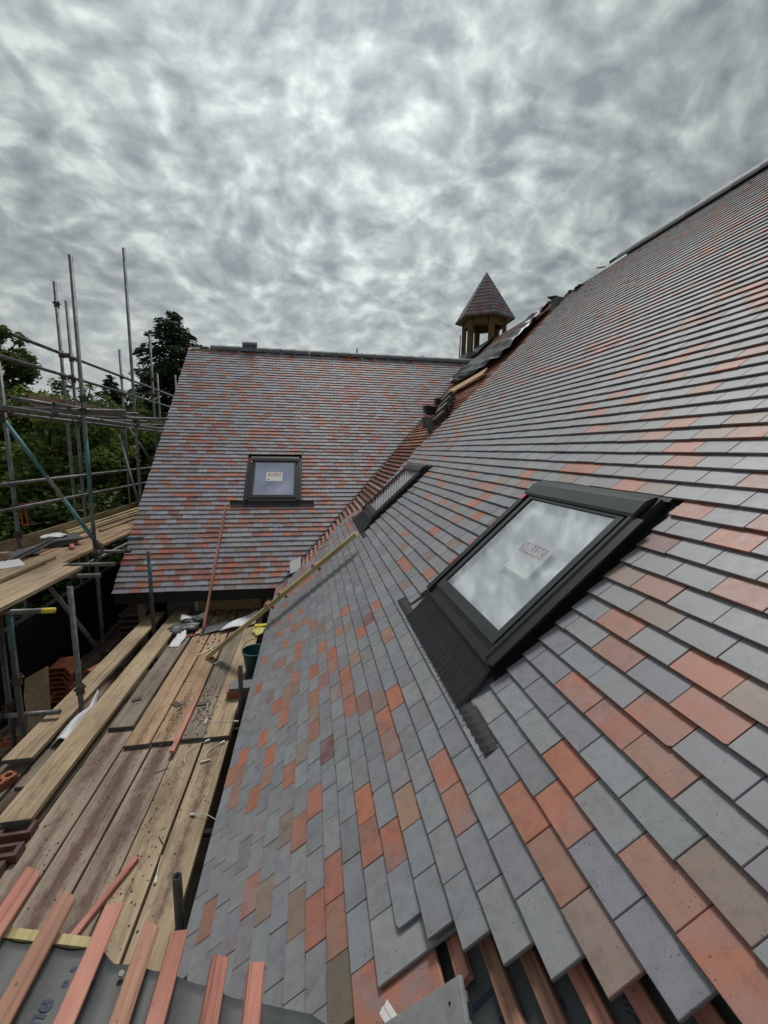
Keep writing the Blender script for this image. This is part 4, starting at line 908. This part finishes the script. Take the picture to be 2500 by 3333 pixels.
# stack of grey boards seen under the far eaves
gs = empty('board_stack', (-2.95, 8.0, 1.42), 'stack of grey corrugated boards in the dark under the far eaves', 'stack')
for i in range(6): MB().box(-.2, .2, -.9, .9, 0, .03).build('grey_board', M_BOARD_G, gs, rot(0, (-2.98 + .02 * (i % 2), 8.1, 1.43 + i * .1)))
tag(MB().box(-.055, .055, -.012, .012, 0, .8).build('leaning_offcut', M_BOARD, None, rot(0, (-2.70, 7.0, 1.42), .05)), 'pale board offcut standing at the corner of the grey wall panel', 'board')
# small scraps
tag(MB().box(-.045, .045, -.03, .03, 0, .012).build('tile_chip', M_DTILE, None, rot(.3, (-1.858, 4.503, 2.042))), 'small dark tile chip on the weathered grey board', 'tile chip')
tag(MB().box(-.03, .03, -.05, .05, 0, .01).build('tile_chip', M_DTILE, None, rot(.8, (-1.42, 4.35, 2.042))), 'dark tile chip left of the straight red batten', 'tile chip')
tag(MB().box(-.045, .045, -.03, .03, 0, .012).build('tile_chip', M_DTILE, None, rot(.1, (-1.16, 4.32, 2.042))), 'dark tile chip right of the straight red batten', 'tile chip')
tag(MB().box(-.02, .02, -.06, .06, 0, .006).build('paper_scrap', M_WHITE, None, rot(-.4, (-1.19, 5.22, 2.042))), 'white paper scrap on the grey board below the timber', 'scrap')
tag(MB().box(-.10, .10, -.12, .12, 0, .006).build('white_card', M_PAPER, None, frameM(PB(-.285, 3.66, .06), Vector((.85, 0, .5)).normalized(), (uB + Vector((.3, 0, 0))).normalized(), (nB + Vector((-.45, 0, .1))).normalized())), 'blank white card propped at the foot of the valley', 'card')
# crumbs of mortar and broken tile: nobody could count them
m = MB(); rr = random.Random(3)
def crumbs(cx, cy, sx, sy, n, z, big=.012):
    for _ in range(n):
        s_ = rr.uniform(.003, big) * rr.random() ** .5; x, y = rr.gauss(cx, sx), rr.gauss(cy, sy)
        R_ = Matrix.Translation((x, y, z + s_ * .3)) @ Matrix.Rotation(rr.uniform(0, 6), 4, 'Z') @ Matrix.Rotation(rr.uniform(-.5, .5), 4, 'X')
        m.box(-s_, s_, -s_ * .7, s_ * .7, -s_ * .4, s_ * .4, R_)
crumbs(-1.13, 4.25, .06, .20, 150, 2.041); crumbs(-1.36, 4.2,   .05, .22, 100, 2.041, .008); crumbs(-1.38, 5.95, .10, .16, 80, 2.041, .016); crumbs(-1.25, 6.75, .2, .12, 60, 2.041, .03)
crumbs(-1.15, 2.7, .12, .5, 140, 2.001, .007); crumbs(-1.6, 3.0, .2, .5, 120, 2.001, .007); crumbs(-.9, 3.1, .05, .4, 60, 2.001, .006)
kind(tag(m.build('crumbs', M_BRICK_D), 'scattered dark crumbs of mortar and broken tile on the deck boards', 'debris'), 'stuff')
for a, b, l_ in (((-1.32, 3.42, 2.006), (-1.22, 3.47, 2.008), 'bent rusty nail on the dusty middle board'), ((-1.02, 2.72, 2.005), (-1.08, 2.80, 2.005), 'thin rusty nail on the brownish board')):
    tag(MB().tube(a, b, .003, 6).build('nail', M_RUST), l_, 'nail')

# loose whole tile in the foreground, with nail holes and nibs
lt = empty('roof_tile', PA(-.74, .77, .03), 'loose whole grey tile with a nail hole lying lowest in the foreground', 'roof tile')
Mt = frameM(PA(-.881, .756, .016), Vector((0, -1, 0)), uA, nA) @ Matrix.Rotation(math.radians(-10.8), 4, 'Z') @ Matrix.Rotation(math.radians(11), 4, 'X')
t1 = Tiles(); fnL = lambda w, u, d: Mt @ Vector((w, u, d))
t1.add(fnL, -.082, .082, 0, .265, (.27, .275, .285, 1)); t1.build('tile_slab', lt)
hl = MB()
for sx in (-.045, .045): hl.tube(Mt @ Vector((sx, .225, -.225 * TILT - .003)), Mt @ Vector((sx, .225, -.225 * TILT + .0004)), .0042, 12)
hl.build('nail_hole', M_MEMB, lt)
nb = MB()
for sx in (-.05, .0, .05): nb.box(sx - .010, sx + .010, .240, .262, -.262 * TILT - TT - .010, -.25 * TILT - TT + .002, Mt)
nb.build('nib', M_RIDGE, lt)
mm = MB(); A0 = PA(-.835, .838, .02)
wp = tag(MB().box(-.035, .035, -.008, .008, 0, .002).box(-.03, .045, .010, .024, .001, .003).build('white_strap', M_PAPER, None, frameM(PA(-.842, .838, .004), Vector((0, -1, 0)), uA, nA) @ Matrix.Rotation(.5, 4, 'Z')), 'torn white packing strip beside the loose grey tile', 'strip')

# tile stacks waiting in the far valley and on the ridge
def stack(p, n, yaw, label, m_, dz=.0, lean=.0):
    p = Vector(p); o = empty('tile_stack', p, label, 'tile stack', 'tile stacks waiting on the roof')
    for i in range(n): MB().box(-.13, .13, -.082, .082, 0, TT).build('stacked_tile', m_, o, rot(yaw + random.gauss(0, .08), p + Vector((random.gauss(0, .01) + lean * i, random.gauss(0, .012), i * (TT + .002) + dz)), random.gauss(0, .03), random.gauss(0, .05)))
    return o
def roof_stack(u, y_, n, label, yaw=0.0, slip=.0):
    o = empty('tile_stack', PA(u, y_, 0), label, 'tile stack', 'tile stacks waiting on the roof')
    for i in range(n):
        M = frameM(PA(u + slip * i + random.gauss(0, .010), y_ + random.gauss(0, .016), -.03 + i * (TT + .0035)), right, uA, nA) @ Matrix.Rotation(yaw + random.gauss(0, .10), 4, 'Z') @ Matrix.Rotation(random.gauss(0, .025), 4, 'X')
        MB().box(-.082, .082, -.13, .13, 0, TT).build('stacked_tile', random.choice((M_DTILE, M_DTILE, M_RIDGE)), o, M)
stack((2.44, 8.72, 5.46), 14, .3, 'upright dark tile stack furthest left in the open valley', M_DTILE)
stack((2.60, 8.42, 5.62), 11, .2, 'dark tile stack right behind the leftmost one in the valley', M_DTILE)
roof_stack(2.62, 8.25, 13, 'tile stack lying on the slope, highest of the valley group', .1, .004)
roof_stack(2.40, 7.90, 12, 'tile stack lying on the slope, second highest of the valley group', -.15, .006)
roof_stack(2.20, 7.62, 11, 'tile stack lying on the slope, in the middle of the valley group', .2, .006)
roof_stack(1.98, 7.38, 9, 'tile stack lying on the slope, lowest of the valley group', .05, .008)
tag(MB().box(-.07, .07, -.006, .006, 0, .30).build('lead_flap', M_LEAD, None, rot(.3, (2.06, 7.25, 5.0), -.3)), 'grey lead flap standing at the foot of the valley tile stacks', 'lead')
tag(MB().box(-.06, .06, -.006, .006, 0, .22).build('lead_flap', M_LEAD, None, rot(.2, (2.10, 7.75, 5.12), -.3)), 'second grey lead flap left of the standing one', 'lead')
stack((4.98, 7.95, 7.68), 9, 1.3, 'dark tile stack near the top of the right-hand ridge', M_DTILE)
stack((4.92, 7.62, 7.66), 8, 1.2, 'dark tile stack beside the one on the right-hand ridge, nearer the capped ridge', M_DTILE)
tag(MB().box(-.10, .10, -.09, .09, 0, .24).build('grey_block', M_BLOCK, None, rot(.1, (4.72, 7.95, 7.42))), 'light grey block under the ridge tile stacks', 'block')
tag(MB().box(-.16, .14, -.09, .09, 0, .014).box(-.10, .16, -.08, .09, .015, .03).build('loose_tiles', M_DTILE, None, rot(.6, (4.70, 8.05, 7.68), .1)), 'two dark tiles balanced on the light grey block', 'roof tile')
for i in range(2):
    o = ridge_tile('ridge_tile', (-1.70, YR + .02, ZRB - .03 + .085 * i), (-1.36, YR + .02, ZRB - .03 + .085 * i), .115, None)
    tag(o, ('spare ridge tile lying directly on the far ridge', 'spare ridge tile on top of the other spare on the far ridge')[i], 'ridge tile')
o = obj('vent_cowl', *(lambda n: ([(3.02 + .09 * math.cos(2 * math.pi * i / n) * math.cos(j * math.pi / 10), YR + .25 + .09 * math.sin(2 * math.pi * i / n) * math.cos(j * math.pi / 10), ZRB + .0 + .13 * math.sin(j * math.pi / 10)) for j in range(6) for i in range(n)] + [(3.02 + .09 * math.cos(2 * math.pi * i / n), YR + .25 + .09 * math.sin(2 * math.pi * i / n), ZRB - .35) for i in range(n)],
    [(j * n + i, j * n + (i + 1) % n, (j + 1) * n + (i + 1) % n, (j + 1) * n + i) for j in range(5) for i in range(n)] + [(6 * n + i, 6 * n + (i + 1) % n, (i + 1) % n, i) for i in range(n)]))(14), M_BLACK); tag(o, 'small black domed vent cowl peeping over the far ridge', 'vent')
o = bag('mortar_bag', -2.62, YR, ZRB - .10, .12, .09, .05, M_GREYSH, None, 21); tag(o, 'dark scrap lying at the open left end of the far ridge', 'scrap')
tag(MB().tube((XR - .02, 7.12, ZR + .0), (XR, 6.88, ZR + .03), .022, 8).tube((XR - .02, 7.25, ZR - .02), (XR, 7.5, ZR + .06), .012, 6).build('felt_offcut', M_MEMB), 'black felt offcut curling at the end of the capped ridge', 'felt')

# ------------------------------------------------------------------ trees
def leaves(centres, n, size, rs, flat=.5, droop=0.0):
    """centres: (x,y,z,rx,ry,rz,weight); many small leaf quads through each clump, denser towards its skin"""
    g = np.random.default_rng(rs); C = np.array(centres, float); w = C[:, 6] / C[:, 6].sum(); idx = g.choice(len(C), n, p=w)
    d = g.normal(size=(n, 3)); d /= np.linalg.norm(d, axis=1)[:, None]; r = g.random(n) ** .42
    P = C[idx, :3] + d * r[:, None] * C[idx, 3:6]
    ax = g.normal(size=(n, 3)); ax[:, 2] *= flat; ax[:, 2] -= droop; ax /= np.linalg.norm(ax, axis=1)[:, None]
    bx = np.cross(ax, g.normal(size=(n, 3))); bx /= np.linalg.norm(bx, axis=1)[:, None]
    s = size * (.6 + .8 * g.random(n))[:, None]
    V = np.stack([P - ax * s, P + bx * s * .45 - ax * s * .1, P + ax * s, P - bx * s * .45 - ax * s * .1], 1).reshape(-1, 3)
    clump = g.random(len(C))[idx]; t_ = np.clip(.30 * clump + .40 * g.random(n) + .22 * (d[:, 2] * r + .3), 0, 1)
    F = np.arange(4 * n).reshape(-1, 4)
    return V, F, np.stack([t_, t_, t_, np.ones(n)], 1)
def limb(mb, a, b, r0, r1, rr):
    a, b = Vector(a), Vector(b); k = 4; pts = [a.lerp(b, i / k) + Vector((rr.gauss(0, 1), rr.gauss(0, 1), rr.gauss(0, .5))) * (b - a).length * .025 * (0 if i in (0, k) else 1) for i in range(k + 1)]
    for i in range(k): mb.tube(pts[i], pts[i + 1], r0 + (r1 - r0) * i / k, 7, r0 + (r1 - r0) * (i + 1) / k)
def tree(name, x, y, clumps, nl, size, mat, label, seed, trunk=.16, top=None, droop=0.0, limbs=True):
    rr = random.Random(seed); o = empty(name, (x, y, 0), label, 'tree', None)
    top = top or max(c[2] for c in clumps); mb = MB(); limb(mb, (x, y, 0), (x + rr.uniform(-.1, .1), y, top * .92), trunk, .03, rr)
    if limbs:
        for c in clumps[:60]:
            z0 = max(.8, min(c[2] - .4, top * .8)) * rr.uniform(.6, .95); limb(mb, (x, y, z0), (c[0], c[1], c[2]), .05, .012, rr)
    mb.build('trunk', M_BARK, o)
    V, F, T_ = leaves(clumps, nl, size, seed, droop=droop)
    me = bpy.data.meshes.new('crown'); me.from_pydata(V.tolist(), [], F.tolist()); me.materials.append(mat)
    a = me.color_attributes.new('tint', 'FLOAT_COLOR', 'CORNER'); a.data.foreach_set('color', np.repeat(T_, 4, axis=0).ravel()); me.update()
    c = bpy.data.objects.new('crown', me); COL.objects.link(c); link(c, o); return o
def crown(cx, cy, cz, rx, ry, rz, n, cl, seed):
    rr = random.Random(seed); out = []
    for _ in range(n):
        while True:
            p = [rr.uniform(-1, 1) for _ in range(3)]
            if .25 < sum(q * q for q in p) < 1: break
        s_ = cl * rr.uniform(.6, 1.25); out.append((cx + p[0] * rx, cy + p[1] * ry, cz + p[2] * rz, s_, s_, s_ * .75, s_ ** 2))
    return out
T5 = [(-6.7, 12.2, 4.2, 1.7, 1.6, 1.9, 'rounded mid-green tree behind the upper platform', M_LEAF), (-9.0, 12.6, 4.5, 2.0, 1.7, 1.95, 'broad green tree at the far left behind the guard rails', M_LEAF), (-5.6, 15.2, 4.0, 1.7, 1.6, 1.75, 'green tree below the conifer behind the scaffold', M_LEAF),
      (-7.6, 15.5, 4.6, 1.9, 1.6, 1.7, 'darker green tree between the two tall uprights', M_LEAF2), (-5.3, 10.9, 2.0, 1.3, 1.3, 1.7, 'low leafy bush tree under the upper platform', M_LEAF2), (-7.4, 9.8, 2.2, 1.5, 1.3, 1.7, 'low dark bush tree at the left below the platform', M_LEAF2)]
for i, (x, y, z_, rx, ry, rz, l_, m_) in enumerate(T5):
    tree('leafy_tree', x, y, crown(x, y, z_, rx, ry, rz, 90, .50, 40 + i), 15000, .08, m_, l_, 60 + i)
tree('leafy_tree', -10.6, 13.0, crown(-8.35, 13.0, 6.9, .95, .8, 1.05, 44, .27, 91), 4200, .075, M_LEAF2, 'sparse thin-leaved tree overhanging from the left edge', 92, top=7.6)
tree('leafy_tree', -6.9, 14.2, crown(-6.5, 14.2, 6.15, 1.3, .8, .5, 16, .26, 93), 900, .06, M_LEAF2, 'wispy twiggy treetop rising behind the guard rails', 94, top=6.6)
for x, y, z_, rx, ry, rz, l_, sd_ in ((-9.5, 17.5, 4.6, 2.4, 1.3, 1.9, 'tall green tree behind the left guard rails, further back', 101), (-6.6, 17.6, 4.3, 2.0, 1.3, 1.7, 'green tree at the back below the two conifers', 102)):
    tree('leafy_tree', x, y, crown(x, y, z_, rx, ry, rz, 80, .6, sd_), 11000, .10, M_LEAF2, l_, sd_)
# conifers: whorls of sprays that rise a little and droop at the tip
def conifer(cx, cy, z0, z1, wid, nb, nl, label, seed, lean=0.0):
    rr = random.Random(seed); o = empty('conifer_tree', (cx, cy, 0), label, 'tree'); mb = MB(); limb(mb, (cx, cy, 0), (cx + lean, cy, z1 * .97), .2, .02, rr)
    g = np.random.default_rng(seed); VV = []; TT_ = []
    for i in range(nb):
        t_ = (i + rr.random()) / nb; z_ = z0 + (z1 - z0) * t_; L_ = (wid * (1 - t_) ** .72 * rr.uniform(.45, 1.15) + .12); a = rr.uniform(0, 6.283); up_ = rr.uniform(.05, .55)
        n = int(nl * (L_ + .15) / (nb * wid * .62)); s_ = g.random(n) ** .75 * L_; d = np.array([math.cos(a), math.sin(a), 0.]); sd_ = np.array([-d[1], d[0], 0.])
        wsp = (.06 + .20 * np.sin(np.clip(s_ / L_, 0, 1) * 3.0)) * min(1.0, L_)
        P = np.array([cx + lean * t_, cy, z_]) + d * s_[:, None] + sd_ * (g.normal(size=n) * wsp)[:, None]
        P[:, 2] += up_ * s_ - .42 * s_ ** 2 / max(L_, .4) - np.abs(g.normal(size=n)) * .13
        ax = d * .8 + sd_ * g.normal(size=(n, 1)) * .8 + np.array([0, 0, -1.]) * (.15 + .5 * g.random((n, 1))); ax /= np.linalg.norm(ax, axis=1)[:, None]
        bx = np.cross(ax, g.normal(size=(n, 3))); bx /= np.linalg.norm(bx, axis=1)[:, None]; q = .085 * (.6 + .9 * g.random((n, 1)))
        VV.append(np.stack([P - ax * q, P + bx * q * .35, P + ax * q * 1.2, P - bx * q * .35], 1).reshape(-1, 3)); TT_.append(np.clip(.25 * rr.random() + .3 * g.random(n) + .45 * s_ / L_ * .8, 0, 1))
        limb(mb, (cx + lean * t_, cy, z_), tuple(np.array([cx + lean * t_, cy, z_]) + d * L_ * .8 + np.array([0, 0, up_ * L_ * .8 - .27 * L_])), .03, .008, rr)
    mb.build('trunk', M_BARK, o); V = np.concatenate(VV); T_ = np.concatenate(TT_); n = len(T_)
    me = bpy.data.meshes.new('crown'); me.from_pydata(V.tolist(), [], np.arange(4 * n).reshape(-1, 4).tolist()); me.materials.append(M_NEEDLE)
    at_ = me.color_attributes.new('tint', 'FLOAT_COLOR', 'CORNER'); at_.data.foreach_set('color', np.repeat(np.stack([T_, T_, T_, np.ones(n)], 1), 4, axis=0).ravel()); me.update()
    c = bpy.data.objects.new('crown', me); COL.objects.link(c); link(c, o); return o
conifer(-6.15, 20.0, 3.0, 10.35, 4.1, 210, 46000, 'tall dark ragged conifer beyond the left end of the far roof', 77, lean=.4)
conifer(-7.9, 19.0, 3.0, 7.5, 1.5, 70, 7000, 'smaller dark conifer left of the tall ragged one', 78)
